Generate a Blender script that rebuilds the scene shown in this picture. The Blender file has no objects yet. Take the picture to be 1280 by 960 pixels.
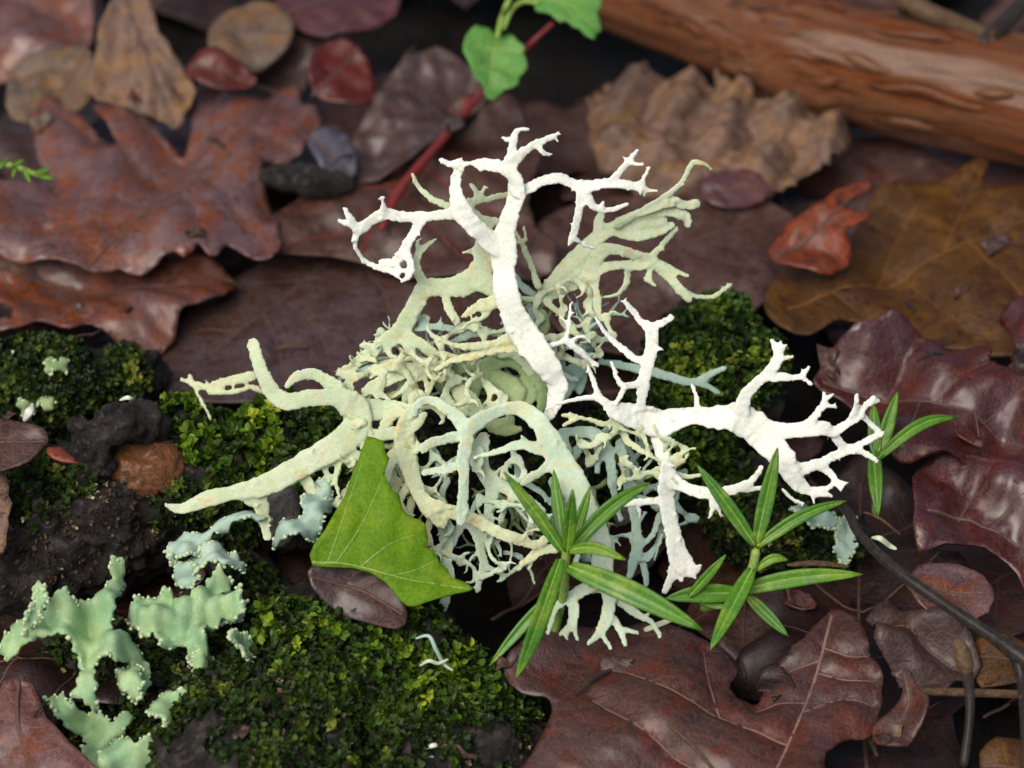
import bpy, bmesh, math, random
import numpy as np
from mathutils import Vector, noise
from mathutils.geometry import delaunay_2d_cdt

# ------------------------------------------------------------------ camera, world, sun, exposure
random.seed(7); rng = np.random.default_rng(7)
SC = bpy.context.scene
COL = SC.collection
PITCH = math.radians(42); D = 0.36; F = 3777.0
RIGHT = np.array([1., 0, 0]); FWD = np.array([0, math.cos(PITCH), -math.sin(PITCH)]); UP = np.array([0, math.sin(PITCH), math.cos(PITCH)])
CAM = np.array([0, 0, 0.022]) - FWD * D
cd = bpy.data.cameras.new('camera'); cam = bpy.data.objects.new('camera', cd); COL.objects.link(cam)
cam.location = CAM; cam.rotation_euler = (math.pi/2 - PITCH, 0, 0)
cd.sensor_width = 36; cd.angle = 2*math.atan(640/F); cd.clip_start = 0.01; cd.clip_end = 500
cd.dof.use_dof = True; cd.dof.focus_distance = D - 0.005; cd.dof.aperture_fstop = 21
SC.camera = cam
SUN_EL, SUN_AZ = math.radians(57), math.radians(-140)     # azimuth from +Y towards +X
w = bpy.data.worlds.new('World'); SC.world = w; w.use_nodes = True
nt = w.node_tree; bg = nt.nodes['Background']; sky = nt.nodes.new('ShaderNodeTexSky')
sky.sky_type = 'NISHITA'; sky.sun_disc = False; sky.sun_elevation = SUN_EL; sky.sun_rotation = SUN_AZ
sky.dust_density = 5.0; sky.air_density = 0.8
nt.links.new(sky.outputs[0], bg.inputs[0]); bg.inputs[1].default_value = 0.085
sd = bpy.data.lights.new('sun', 'SUN'); sun = bpy.data.objects.new('sun', sd); COL.objects.link(sun)
sd.energy = 1.5; sd.angle = math.radians(50); sd.color = (1, .955, .88)
sdir = Vector((math.sin(SUN_AZ)*math.cos(SUN_EL), math.cos(SUN_AZ)*math.cos(SUN_EL), math.sin(SUN_EL)))
sun.rotation_euler = sdir.to_track_quat('Z', 'Y').to_euler(); sun.location = sdir*2
SC.view_settings.view_transform = 'Standard'; SC.view_settings.look = 'None'; SC.view_settings.gamma = 1
SC.view_settings.exposure = 0.62
SC.view_settings.use_curve_mapping = False
SC.cycles.max_bounces = 4; SC.cycles.diffuse_bounces = 3; SC.cycles.glossy_bounces = 2; SC.cycles.transmission_bounces = 1
SC.cycles.use_light_tree = False; SC.cycles.caustics_reflective = False; SC.cycles.caustics_refractive = False

# ------------------------------------------------------------------ geometry helpers
def ray(px, py): return FWD + RIGHT*((px-640)/F) - UP*((py-480)/F)
def P(px, py, d=0.): return CAM + ray(px, py)*(D - d*1e-3)          # d: millimetres in front of the lichen's plane
def G(px, py, z=0.):                                                # z: millimetres above the litter
    r = ray(px, py); return CAM + r*((z*1e-3 - CAM[2])/r[2])
def plane_hit(px, py, o, n):
    r = ray(px, py); return CAM + r*(np.dot(o-CAM, n)/np.dot(r, n))
def catmull(pts, n=5, closed=False):
    p = np.array(pts, float); m = len(p); out = []
    rngi = range(m) if closed else range(m-1)
    for i in rngi:
        if closed: a, b, c, e = p[(i-1) % m], p[i], p[(i+1) % m], p[(i+2) % m]
        else: a, b, c, e = p[max(i-1, 0)], p[i], p[i+1], p[min(i+2, m-1)]
        for k in range(n):
            t = k/n
            out.append(.5*((2*b)+(c-a)*t+(2*a-5*b+4*c-e)*t*t+(-a+3*b-3*c+e)*t**3))
    if not closed: out.append(p[-1])
    return np.array(out)
def nrm(v): return v/max(np.linalg.norm(v), 1e-12)
def tag(o, label=None, cat=None, group=None, kind=None):
    if label: o['label'] = label
    if cat: o['category'] = cat
    if group: o['group'] = group
    if kind: o['kind'] = kind
    return o
def empty(name, loc, label, cat, group=None):
    o = bpy.data.objects.new(name, None); COL.objects.link(o); o.location = loc; o.empty_display_size = .005
    return tag(o, label, cat, group)
def mesh_obj(name, verts, faces, mat, parent=None, origin=(0, 0, 0), smooth=True):
    me = bpy.data.meshes.new(name)
    v = np.asarray(verts, float) - np.asarray(origin, float)
    me.from_pydata(v.tolist(), [], [tuple(int(q) for q in f) for f in faces]); me.update()
    if smooth: me.polygons.foreach_set('use_smooth', [True]*len(me.polygons))
    if mat: me.materials.append(mat)
    o = bpy.data.objects.new(name, me); COL.objects.link(o)
    if parent: o.parent = parent
    else: o.location = origin
    return o
def tube(pts, ra, rb=None, nv=8, normal=None, caps=True, sq=1.):
    """lofted strap: ra half width, rb half thickness along `normal`"""
    pts = np.asarray(pts, float); n = len(pts); ra = np.broadcast_to(ra, n).astype(float); rb = ra if rb is None else np.broadcast_to(rb, n).astype(float)
    if normal is None: normal = np.array([.13, .21, .97])
    tan = np.gradient(pts, axis=0); V = []; Fc = []
    P2 = []
    if caps:
        t0, t1 = nrm(tan[0]), nrm(tan[-1])
        P2.append((pts[0]-t0*ra[0]*.7, t0, ra[0]*.55, rb[0]*.55))
    for i in range(n): P2.append((pts[i], nrm(tan[i]), ra[i], rb[i]))
    if caps: P2.append((pts[-1]+t1*ra[-1]*.7, t1, ra[-1]*.55, rb[-1]*.55))
    ang = np.arange(nv)*2*math.pi/nv
    ca = np.sign(np.cos(ang))*np.abs(np.cos(ang))**sq; sa = np.sign(np.sin(ang))*np.abs(np.sin(ang))**sq
    for p, t, a, b in P2:
        s = np.cross(t, normal); s = nrm(s) if np.linalg.norm(s) > 1e-6 else RIGHT; q = np.cross(s, t)
        V.append(p + np.outer(ca*a, s) + np.outer(sa*b, q))
    V = np.concatenate(V); m = len(P2)
    for i in range(m-1):
        for k in range(nv):
            k2 = (k+1) % nv; Fc.append((i*nv+k, i*nv+k2, (i+1)*nv+k2, (i+1)*nv+k))
    Fc.append(tuple(range(nv))[::-1]); Fc.append(tuple(range((m-1)*nv, m*nv)))
    return V, Fc
def merge(parts):
    V = []; Fc = []; k = 0
    for v, f in parts:
        V.append(v); Fc += [tuple(q+k for q in g) for g in f]; k += len(v)
    return np.concatenate(V), Fc
CL = {}
def clouds(size, depth=2):
    key = (size, depth)
    if key not in CL:
        t = bpy.data.textures.new('clouds', 'CLOUDS'); t.noise_scale = size; t.noise_depth = depth; CL[key] = t
    return CL[key]
def bake(o, voxel, smooth=4, disp=(), factor=.5):
    """union overlapping pieces into one skin, smooth, roughen; keep the result as the object's mesh"""
    m = o.modifiers.new('r', 'REMESH'); m.mode = 'VOXEL'; m.voxel_size = voxel
    if smooth: s = o.modifiers.new('s', 'SMOOTH'); s.factor = factor; s.iterations = smooth
    for st, size in disp:
        dm = o.modifiers.new('d', 'DISPLACE'); dm.texture = clouds(size); dm.strength = st; dm.mid_level = .5; dm.texture_coords = 'GLOBAL'
    bpy.context.view_layer.update()
    dg = bpy.context.evaluated_depsgraph_get()
    me = bpy.data.meshes.new_from_object(o.evaluated_get(dg)); mats = list(o.data.materials)
    old = o.data; o.modifiers.clear(); o.data = me; me.name = old.name; bpy.data.meshes.remove(old)
    me.polygons.foreach_set('use_smooth', [True]*len(me.polygons))
    if not me.materials:
        for q in mats: me.materials.append(q)
    return o

# ------------------------------------------------------------------ materials
def base_mat(name):
    m = bpy.data.materials.new(name); m.use_nodes = True; t = m.node_tree
    b = t.nodes['Principled BSDF']; tc = t.nodes.new('ShaderNodeTexCoord')
    mp = t.nodes.new('ShaderNodeMapping'); mp.inputs['Scale'].default_value = (1000,)*3      # millimetres
    geo = t.nodes.new('ShaderNodeNewGeometry')
    t.links.new(geo.outputs['Position'], mp.inputs[0])
    return m, t, b, mp.outputs[0]
def n_noise(t, vec, scale, detail=4, rough=.55, dist=0.):
    n = t.nodes.new('ShaderNodeTexNoise'); n.inputs['Scale'].default_value = scale; n.inputs['Detail'].default_value = detail
    n.inputs['Roughness'].default_value = rough; n.inputs['Distortion'].default_value = dist
    t.links.new(vec, n.inputs['Vector']); return n.outputs['Fac']
def n_ramp(t, fac, stops):
    r = t.nodes.new('ShaderNodeValToRGB'); e = r.color_ramp.elements
    while len(e) < len(stops): e.new(.5)
    for q, (p, c) in zip(e, stops): q.position = p; q.color = (*c, 1) if len(c) == 3 else c
    t.links.new(fac, r.inputs[0]); return r.outputs[0]
def n_mix(t, fac, a, b, mode='MIX'):
    x = t.nodes.new('ShaderNodeMix'); x.data_type = 'RGBA'; x.blend_type = mode
    for s, v in ((x.inputs[0], fac), (x.inputs[6], a), (x.inputs[7], b)):
        if isinstance(v, (int, float)): s.default_value = v
        elif isinstance(v, tuple): s.default_value = (*v, 1)
        else: t.links.new(v, s)
    return x.outputs[2]
def n_map(t, fac, a, b, c=0., d=1.):
    x = t.nodes.new('ShaderNodeMapRange'); x.inputs[1].default_value = a; x.inputs[2].default_value = b
    x.inputs[3].default_value = c; x.inputs[4].default_value = d; t.links.new(fac, x.inputs[0]); return x.outputs[0]
def n_bump(t, b, h, dist, strength=1., prev=None):
    x = t.nodes.new('ShaderNodeBump'); x.inputs['Distance'].default_value = dist; x.inputs['Strength'].default_value = strength
    t.links.new(h, x.inputs['Height'])
    if prev: t.links.new(prev, x.inputs['Normal'])
    t.links.new(x.outputs[0], b.inputs['Normal']); return x.outputs[0]
def n_math(t, op, a, b):
    x = t.nodes.new('ShaderNodeMath'); x.operation = op
    for k, v in enumerate((a, b)):
        if isinstance(v, (int, float)): x.inputs[k].default_value = v
        else: t.links.new(v, x.inputs[k])
    return x.outputs[0]
def leaf_mat(name, c1, c2, c3, rough=.38, coat=.35, patch=.55, trans=0., specks=True, k=.54):
    if specks: c1, c2, c3 = ((c[0]*k*1.02, c[1]*k*.78, c[2]*k*.70) for c in (c1, c2, c3))
    m, t, b, v = base_mat(name)
    big = n_noise(t, v, .13, 3, .6, .8); mid = n_noise(t, v, .5, 4, .68); fine = n_noise(t, v, 2.6, 4, .75)
    vo = t.nodes.new('ShaderNodeTexVoronoi'); vo.feature = 'DISTANCE_TO_EDGE'; vo.inputs['Scale'].default_value = .8 if specks else 1.5
    t.links.new(v, vo.inputs['Vector']); net = n_map(t, vo.outputs[0], 0, .1)
    col = n_mix(t, n_map(t, big, .4, .6), c1, c2)
    pat = n_noise(t, v, .24, 4, .62, .5)
    col = n_mix(t, n_map(t, pat, patch-.06, patch+.05), col, c3)
    if specks: col = n_mix(t, n_map(t, mid, .44, .34), col, tuple(q*.45 for q in c2))
    col = n_mix(t, .7 if specks else .4, col, n_ramp(t, fine, [(.3, (.28,)*3), (.72, (1.6,)*3)]), 'MULTIPLY')
    col = n_mix(t, n_map(t, net, 0, 1, .22, 0), col, tuple(min(1, q*2.2) for q in c2))
    t.links.new(col, b.inputs['Base Color'])
    t.links.new(n_map(t, mid, .35, .65, rough-.10, rough+.16), b.inputs['Roughness'])
    t.links.new(n_map(t, big, .42, .6, coat*.3, min(1, coat*1.5)), b.inputs['Coat Weight']); b.inputs['Coat Roughness'].default_value = .28; b.inputs['Specular IOR Level'].default_value = .28 if specks else .12
    h = n_math(t, 'ADD', n_math(t, 'MULTIPLY', mid, 1.0), n_math(t, 'ADD', n_math(t, 'MULTIPLY', fine, .28), n_math(t, 'MULTIPLY', net, .05)))
    n_bump(t, b, h, .0006 if specks else .0003, .7)
    return m
def lichen_mat(name, hi, lo, crust, crust_at=.6):
    m, t, b, v = base_mat(name)
    a = n_noise(t, v, .22, 4, .6); c = n_noise(t, v, .55, 6, .75); f = n_noise(t, v, 4.5, 4, .7)
    col = n_mix(t, n_map(t, a, .35, .65), lo, hi)
    col = n_mix(t, n_map(t, c, crust_at, crust_at+.12), col, crust)
    col = n_mix(t, .5, col, n_ramp(t, f, [(.3, (.6,)*3), (.65, (1.12,)*3)]), 'MULTIPLY')
    col = n_mix(t, n_map(t, n_noise(t, v, 1.7, 4, .8), .69, .74), col, (.12, .09, .06))
    t.links.new(col, b.inputs['Base Color']); b.inputs['Roughness'].default_value = .72
    n_bump(t, b, n_math(t, 'ADD', c, n_math(t, 'MULTIPLY', f, .5)), .00018, .5)
    return m
def bark_mat(name, c1, c2, c3, stretch=None, rough=.6, coat=.1, c3at=.6):
    m, t, b, v = base_mat(name)
    if stretch:
        mp = t.nodes.new('ShaderNodeMapping'); mp.vector_type = 'TEXTURE'; mp.inputs['Rotation'].default_value = stretch[0]; mp.inputs['Scale'].default_value = stretch[1]
        t.links.new(v, mp.inputs[0]); vs = mp.outputs[0]
    else: vs = v
    a = n_noise(t, vs, .25, 5, .65, .6); c = n_noise(t, vs, 1.1, 5, .72, .4); f = n_noise(t, v, 3.5, 4, .7)
    col = n_mix(t, n_map(t, a, .36, .64), c1, c2)
    col = n_mix(t, n_map(t, c, c3at, c3at+.14), col, c3)
    col = n_mix(t, .6, col, n_ramp(t, c, [(.32, (.3,)*3), (.62, (1.35,)*3)]), 'MULTIPLY')
    col = n_mix(t, .5, col, n_ramp(t, f, [(.35, (.35,)*3), (.68, (1.7,)*3)]), 'MULTIPLY')
    t.links.new(col, b.inputs['Base Color'])
    t.links.new(n_map(t, a, .3, .7, rough-.15, rough+.2), b.inputs['Roughness']); b.inputs['Specular IOR Level'].default_value = .25
    b.inputs['Coat Weight'].default_value = coat; b.inputs['Coat Roughness'].default_value = .25
    n_bump(t, b, n_math(t, 'ADD', c, n_math(t, 'MULTIPLY', f, .6)), .0016, .9)
    return m
def moss_mat(name, stops, rough=.5):
    m, t, b, v = base_mat(name)
    at = t.nodes.new('ShaderNodeAttribute'); at.attribute_name = 'tint'
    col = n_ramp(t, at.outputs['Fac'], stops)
    col = n_mix(t, .5, col, n_ramp(t, n_noise(t, v, .3, 3), [(.35, (.45, .5, .4)), (.65, (1.3, 1.2, 1.))]), 'MULTIPLY')
    t.links.new(col, b.inputs['Base Color']); b.inputs['Roughness'].default_value = rough; b.inputs['Specular IOR Level'].default_value = .2
    return m
M = {}
M['soil'] = bark_mat('wet_soil', (.006, .0045, .0035), (.012, .008, .006), (.018, .012, .008), rough=.6)
M['log'] = bark_mat('log_bark', (.014, .012, .010), (.055, .045, .038), (.12, .105, .075), rough=.65, c3at=.58)
M['debris'] = moss_mat('debris', [(0, (.02, .012, .008)), (.4, (.07, .045, .028)), (.75, (.20, .15, .09)), (1, (.55, .52, .42))], .7)
M['branch'] = bark_mat('branch_bark', (.28, .07, .010), (.30, .13, .055), (.03, .009, .004), ((0, 0, math.radians(-23)), (14, 1, 1)), rough=.42, coat=.35, c3at=.50)
M['twig'] = bark_mat('twig_bark', (.04, .03, .023), (.06, .05, .04), (.12, .11, .09), rough=.5, coat=.25, c3at=.62)
M['stick'] = bark_mat('tan_stick', (.16, .09, .045), (.24, .15, .08), (.06, .03, .02), rough=.5)
M['nut'] = bark_mat('nut_shell', (.20, .07, .022), (.30, .13, .05), (.05, .018, .008), ((0, 0, .9), (1, 9, 1)), rough=.4, coat=.3)
M['oak'] = leaf_mat('oak_purple', (.20, .105, .10), (.23, .155, .155), (.26, .085, .02), .34, .6, .54)
M['oak2'] = leaf_mat('oak_rust', (.19, .07, .045), (.18, .11, .10), (.28, .085, .02), .34, .5, .54)
M['slate'] = leaf_mat('leaf_slate', (.10, .068, .058), (.11, .085, .088), (.085, .048, .032), .4, .45, .56)
M['umber'] = leaf_mat('leaf_umber', (.11, .058, .04), (.13, .085, .068), (.075, .036, .022), .42, .3, .56)
M['tan'] = leaf_mat('leaf_tan', (.32, .25, .185), (.23, .185, .15), (.38, .26, .12), .55, .06, .56)
M['greytan'] = leaf_mat('leaf_greytan', (.25, .21, .13), (.19, .17, .14), (.30, .19, .06), .5, .12, .55)
M['red'] = leaf_mat('leaf_red', (.13, .014, .004), (.16, .022, .006), (.07, .010, .005), .3, .4, .58)
M['orange'] = leaf_mat('leaf_orange', (.34, .075, .012), (.24, .06, .014), (.14, .042, .014), .34, .3, .57)
M['amber'] = leaf_mat('leaf_amber', (.115, .062, .007), (.10, .046, .008), (.18, .095, .009), .42, .10, .55)
M['wine'] = leaf_mat('leaf_wine', (.085, .020, .014), (.10, .034, .032), (.14, .030, .012), .24, .9, .58)
M['choc'] = leaf_mat('leaf_chocolate', (.10, .045, .032), (.11, .066, .06), (.15, .04, .02), .36, .35, .56)
M['pink'] = leaf_mat('leaf_plum', (.14, .055, .065), (.11, .05, .065), (.15, .065, .05), .4, .4, .58)
M['blue'] = leaf_mat('leaf_bluegrey', (.11, .13, .18), (.10, .125, .19), (.13, .13, .16), .36, .5, .58)
M['filler'] = leaf_mat('leaf_buried', (.03, .016, .012), (.042, .023, .019), (.055, .024, .012), .45, .3, .57)  # leaf brown darkened so litter gaps read as black shadow
M['green'] = leaf_mat('leaf_green', (.10, .20, .006), (.075, .165, .005), (.14, .215, .008), .5, 0., .58, .25, False)
M['mint'] = leaf_mat('leaf_mint', (.10, .25, .05), (.07, .19, .042), (.14, .27, .075), .5, 0., .56, .2, False)
M['grass'] = leaf_mat('stitchwort_leaf', (.075, .19, .014), (.042, .14, .011), (.14, .24, .022), .3, .4, .56, .2, False)
M['vein'] = leaf_mat('leaf_vein', (.105, .058, .046), (.08, .048, .04), (.11, .06, .042), .45, .1, specks=False)
M['vein_pale'] = leaf_mat('pale_vein', (.20, .12, .095), (.15, .085, .07), (.22, .125, .09), .45, .1, specks=False)
M['vein_amber'] = leaf_mat('amber_vein', (.15, .065, .02), (.12, .05, .015), (.17, .08, .03), .45, .1, specks=False)
M['li_sage'] = lichen_mat('lichen_sage', (.60, .66, .44), (.46, .56, .34), (.56, .50, .25), .53)
M['vein_red'] = leaf_mat('red_stalk', (.17, .022, .018), (.13, .018, .016), (.14, .03, .025), .4, .3, specks=False)
M['vein_green'] = leaf_mat('green_vein', (.2, .32, .06), (.17, .28, .05), (.24, .34, .08), .4, .2, specks=False)
M['li_white'] = lichen_mat('lichen_white', (.80, .81, .74), (.70, .74, .62), (.56, .49, .29), .57)
M['li_pale'] = lichen_mat('lichen_pale', (.58, .68, .50), (.44, .57, .40), (.58, .54, .28), .53)
M['li_green'] = lichen_mat('lichen_green', (.31, .40, .18), (.21, .31, .13), (.46, .44, .22), .56)  # green albedo lowered to paint in the shade of the inner bowl
M['li_yellow'] = lichen_mat('lichen_yellow', (.60, .63, .36), (.52, .60, .38), (.58, .48, .22), .53)
M['li_blue'] = lichen_mat('lichen_bluegreen', (.40, .52, .40), (.30, .44, .36), (.46, .52, .36), .62)
M['foliose'] = lichen_mat('foliose_green', (.36, .50, .24), (.21, .38, .20), (.46, .56, .26), .58)
M['soredia'] = lichen_mat('soredia', (.52, .62, .36), (.45, .56, .32), (.60, .62, .40), .6)
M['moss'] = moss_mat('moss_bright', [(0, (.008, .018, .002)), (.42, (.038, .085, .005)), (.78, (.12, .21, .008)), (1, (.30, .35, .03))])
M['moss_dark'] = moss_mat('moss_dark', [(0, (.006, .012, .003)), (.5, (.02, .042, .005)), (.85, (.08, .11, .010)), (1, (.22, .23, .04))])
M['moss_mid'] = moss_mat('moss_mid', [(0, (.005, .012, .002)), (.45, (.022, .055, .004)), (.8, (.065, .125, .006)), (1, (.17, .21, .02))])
M['crumb'] = lichen_mat('white_crumb', (.75, .75, .68), (.65, .66, .55), (.5, .5, .38), .62)
M['shell'] = bark_mat('grey_wood', (.16, .14, .125), (.22, .20, .18), (.09, .08, .07), ((0, 0, .4), (5, 1, 1)), rough=.6)

# ------------------------------------------------------------------ the ground
def und(u, v, seed, wl, amp):
    r = np.random.default_rng(seed); s = 0
    for k in range(5):
        a = r.uniform(0, 6.28); f = 6.28/(wl*r.uniform(.6, 1.5)); s = s + np.sin((u*math.cos(a)+v*math.sin(a))*f + r.uniform(0, 6.28))
    return s*amp/5*1.4
def ground():
    c = np.concatenate([-np.geomspace(60, .18, 14), np.linspace(-.16, .16, 130), np.geomspace(.18, 60, 14)])
    X, Y = np.meshgrid(c, c+.02); U, V = X*1000, Y*1000
    near = np.clip(1.3-np.hypot(X, Y-.02)/.25, 0, 1)
    Z = (und(U, V, 3, 30, 1.6)+und(U, V, 4, 9, .9)+und(U, V, 5, 3.5, .5) - 9)*1e-3*near - .009*(1-near)
    n = len(c); V = np.stack([X, Y, Z], -1).reshape(-1, 3)
    i = np.arange(n-1); A = (i[:, None]*n+i[None, :]).ravel()
    Fc = np.stack([A, A+1, A+n+1, A+n], 1)
    o = mesh_obj('forest_floor', V, Fc, M['soil']); o['kind'] = 'structure'
ground()

# ------------------------------------------------------------------ mossy log: lumps fused into one bark surface
def ellipsoid(c, r, sub=3):
    bm = bmesh.new(); bmesh.ops.create_icosphere(bm, subdivisions=sub, radius=1)
    V = np.array([v.co[:] for v in bm.verts]); Fc = [tuple(v.index for v in f.verts) for f in bm.faces]; bm.free()
    V = V[:, :1]*r[0]*RIGHT + V[:, 1:2]*r[1]*UP + V[:, 2:]*r[2]*FWD
    return V + c, Fc
PX = D/F
def lump(px, py, d, r, ry=None, rz=None):
    ry = ry or r; rz = rz or r
    return ellipsoid(P(px, py, d), (r*PX, ry*PX, rz*PX))
def log_obj(name, lumps, label, vox=.0006):
    v, f = merge([lump(*l) for l in lumps]); org = v.mean(0); org[2] = 0
    o = mesh_obj(name, v, f, M['log'], None, org)
    bake(o, vox, 6, ((.005, .008), (.0032, .0028), (.0012, .001)))
    return tag(o, label, 'log')
LOG = log_obj('mossy_log', [(-90, 650, -10, 110), (40, 668, -9, 112), (130, 650, -9, 108), (240, 615, -12, 108), (340, 605, -14, 100), (460, 590, -16, 92), (590, 580, -16, 86),
    (720, 575, -16, 84), (830, 560, -19, 90), (890, 485, -24, 100), (880, 400+40, -26, 70), (950, 640, -14, 75), (1030, 680, -15, 46), (690, 490, -12, 45)],
    'dark rotting mossy branch lying across the litter beneath the pale lichen tuft')
LOG2 = log_obj('bark_lump', [(470, 860, 3, 128), (380, 900, 4, 140), (600, 920, 0, 85), (250, 900, -1, 110), (110, 880, -6, 110), (330, 1000, 8, 170), (560, 1000, 6, 150), (690, 965, 0, 60), (300, 760, -9, 80), (400, 770, -5, 60), (-40, 960, -6, 120)],
    'low dark bark lump with bright moss in front of the lichen tuft')
CHUNK = log_obj('wood_chunk', [(118, 560, -1, 34, 44), (150, 535, -2, 48, 26), (180, 530, -3, 26, 20), (98, 535, -2, 20, 24)], 'small dark wood chunk sitting above the brown nut shell', .0004)
v, f = lump(180, 590, -4, 58, 46, 44); NO = P(180, 590, -4); rel = v-NO; th = np.arctan2(rel@UP, rel@RIGHT+.3*(rel@FWD))
v = NO+rel*(1+.045*np.sin(th*16))[:, None]; NUT = mesh_obj('nut_shell', v, f, M['nut'], None, P(178, 600, 2))
bake(NUT, .0003, 2, ((.0012, .004), (.0005, .001))); tag(NUT, 'ribbed glossy brown nut shell wedged below dark wood chunk', 'nut shell')

# ------------------------------------------------------------------ moss
def surf_samples(o, n, seed):
    me = o.data; me.calc_loop_triangles(); T = np.array([t.vertices[:] for t in me.loop_triangles])
    V = np.empty(len(me.vertices)*3); me.vertices.foreach_get('co', V); V = V.reshape(-1, 3) + np.array(o.location)
    a, b, c = V[T[:, 0]], V[T[:, 1]], V[T[:, 2]]; N = np.cross(b-a, c-a); A = np.linalg.norm(N, axis=1); r = np.random.default_rng(seed)
    i = r.choice(len(T), n, p=A/A.sum()); u, v = r.random(n), r.random(n); k = u+v > 1; u[k], v[k] = 1-u[k], 1-v[k]
    return a[i]+(b[i]-a[i])*u[:, None]+(c[i]-a[i])*v[:, None], N[i]/A[i][:, None]
def moss(name, o, blobs, n, mat, label, size=.75, height=2.0, seed=1, gap=.42, lean=.6):
    """blobs: (px,py,d,radius px) spheres in which moss grows on o's bark"""
    p, N = surf_samples(o, n, seed); r = np.random.default_rng(seed+50)
    w_ = np.zeros(n)
    for (x, y, d, rad) in blobs:
        q = np.linalg.norm(p-P(x, y, d), axis=1)/(rad*PX); w_ = np.maximum(w_, np.clip(1.6*(1-q), 0, 1))
    nz = np.array([noise.noise(Vector(q*260)) *.5+.5 for q in p])
    keep = (w_ > 0) & (nz*.6+w_*.55+r.random(n)*.25 > gap) & (N[:, 2] > -.35)
    p, N, w_, nz = p[keep], N[keep], w_[keep], nz[keep]; n = len(p)
    up = np.array([0, 0, 1.]); ax = N*(1-lean*.5)+up*lean*.5+r.normal(0, .25, (n, 3)); ax /= np.linalg.norm(ax, axis=1)[:, None]
    cl_ = np.array([noise.noise(Vector(q*620+Vector((3, 1, 7)))) for q in p])*.5+.5; h = height*1e-3*(.1+1.5*w_*nz*np.clip(cl_*1.8-.35, .08, 1.3))*r.uniform(.4, 1.2, n)
    top = p+ax*h[:, None]
    K = 7; V = []; Fc = []; T = []
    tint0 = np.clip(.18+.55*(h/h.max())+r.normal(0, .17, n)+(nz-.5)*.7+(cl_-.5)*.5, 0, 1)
    for k in range(K):
        ang = k*2.399+r.uniform(0, 6.28, n); ref = r.normal(0, 1, (n, 3)); s = np.cross(ax, ref); s /= np.linalg.norm(s, axis=1)[:, None]; q = np.cross(ax, s)
        el = r.uniform(.1, 1.0, n)[:, None]; out = (s*np.cos(ang)[:, None]+q*np.sin(ang)[:, None]); dr = out*np.cos(el)+ax*np.sin(el)
        sd_ = np.cross(dr, ax); sd_ /= np.linalg.norm(sd_, axis=1)[:, None]+1e-9; nn = np.cross(sd_, dr)
        L = size*1e-3*r.uniform(.6, 1.25, n)[:, None]; W = L*r.uniform(.3, .46, n)[:, None]
        b0 = top-ax*(h*.45*(k/K))[:, None]
        base = len(V)*0
        vs = np.stack([b0, b0+dr*L*.35+sd_*W*.85+nn*L*.1, b0+dr*L*.72+sd_*W*.8+nn*L*.06, b0+dr*L-nn*L*.1, b0+dr*L*.72-sd_*W*.8+nn*L*.06, b0+dr*L*.35-sd_*W*.85+nn*L*.1], 1)
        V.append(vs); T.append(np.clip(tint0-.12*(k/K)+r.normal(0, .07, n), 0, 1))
    V = np.concatenate(V).reshape(-1, 3); nt_ = len(V)//6; i = np.arange(nt_)[:, None]*6
    Fc = np.stack([i+[0, 1, 2, 3], i+[0, 3, 4, 5]], 1).reshape(-1, 4)
    # stems
    org = p.mean(0)
    ob = mesh_obj(name, V, Fc, mat, None, org, False)
    at = ob.data.attributes.new('tint', 'FLOAT', 'POINT'); at.data.foreach_set('value', np.repeat(np.concatenate(T), 6))
    return tag(ob, label, 'debris' if 'debris' in name else 'moss', None, 'stuff')
moss('moss_cushion', LOG2, [(430, 775, 14, 110), (520, 830, 14, 110), (610, 870, 8, 70), (360, 790, 8, 60)], 15000, M['moss'], 'bright green moss cushion on the bark lump in front of the lichen', .95, 3.0, 11, .50)
moss('dark_moss', LOG2, [(420, 910, 16, 200), (300, 880, 10, 170), (560, 930, 10, 130), (230, 800, 4, 120), (120, 860, 6, 130), (310, 720, 0, 70)], 26000, M['moss_dark'], 'dark olive moss film low on the front bark lump', .8, 1.5, 12, .70)
moss('moss_cushion', LOG, [(340, 540, -4, 95), (270, 520, -4, 70), (400, 540, -6, 70), (230, 500, -8, 50), (330, 590, -2, 60)], 15000, M['moss'], 'bright leafy green moss behind the big left lichen frond', 1.1, 3.6, 13, .46)
moss('moss_cushion', LOG, [(150, 500, -6, 70), (60, 585, 0, 70), (230, 630, 0, 60), (290, 640, -2, 80), (30, 640, 4, 50)], 22000, M['moss_dark'], 'patchy dark moss around the wood chunk and nut shell', .85, 2.0, 14, .66)
moss('moss_cushion', LOG, [(890, 420, -16, 110), (870, 480, -14, 100), (930, 440, -16, 90), (840, 400, -18, 60), (880, 560, -10, 80), (800, 560, -10, 80)], 40000, M['moss_mid'], 'deep green moss hump behind the white right lichen frond', .8, 3.0, 15, .55)
moss('moss_cushion', LOG, [(920, 660, -6, 100), (1010, 665, -8, 80), (1050, 690, -10, 50), (860, 650, -8, 70)], 26000, M['moss_dark'], 'dark moss on the end of the branch beside the black twig', .75, 1.6, 16, .55)
moss('moss_cushion', LOG, [(560, 600, -6, 150), (700, 600, -6, 130), (460, 590, -6, 90)], 16000, M['moss_dark'], 'shaded moss film in the hollow under the lichen tuft', .6, 1., 17, .70)

moss('bark_debris', LOG, [(60, 640, 2, 170), (230, 620, 0, 150), (150, 540, -2, 120), (950, 650, -6, 140)], 9000, M['debris'], 'fine brown and cream crumbs littering the bark of the mossy branch', .42, .5, 41, .72)
moss('bark_debris', LOG2, [(430, 900, 14, 220), (250, 850, 6, 200), (600, 930, 8, 150)], 9000, M['debris'], 'fine brown and cream crumbs littering the front bark lump', .42, .8, 42, .74)
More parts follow.
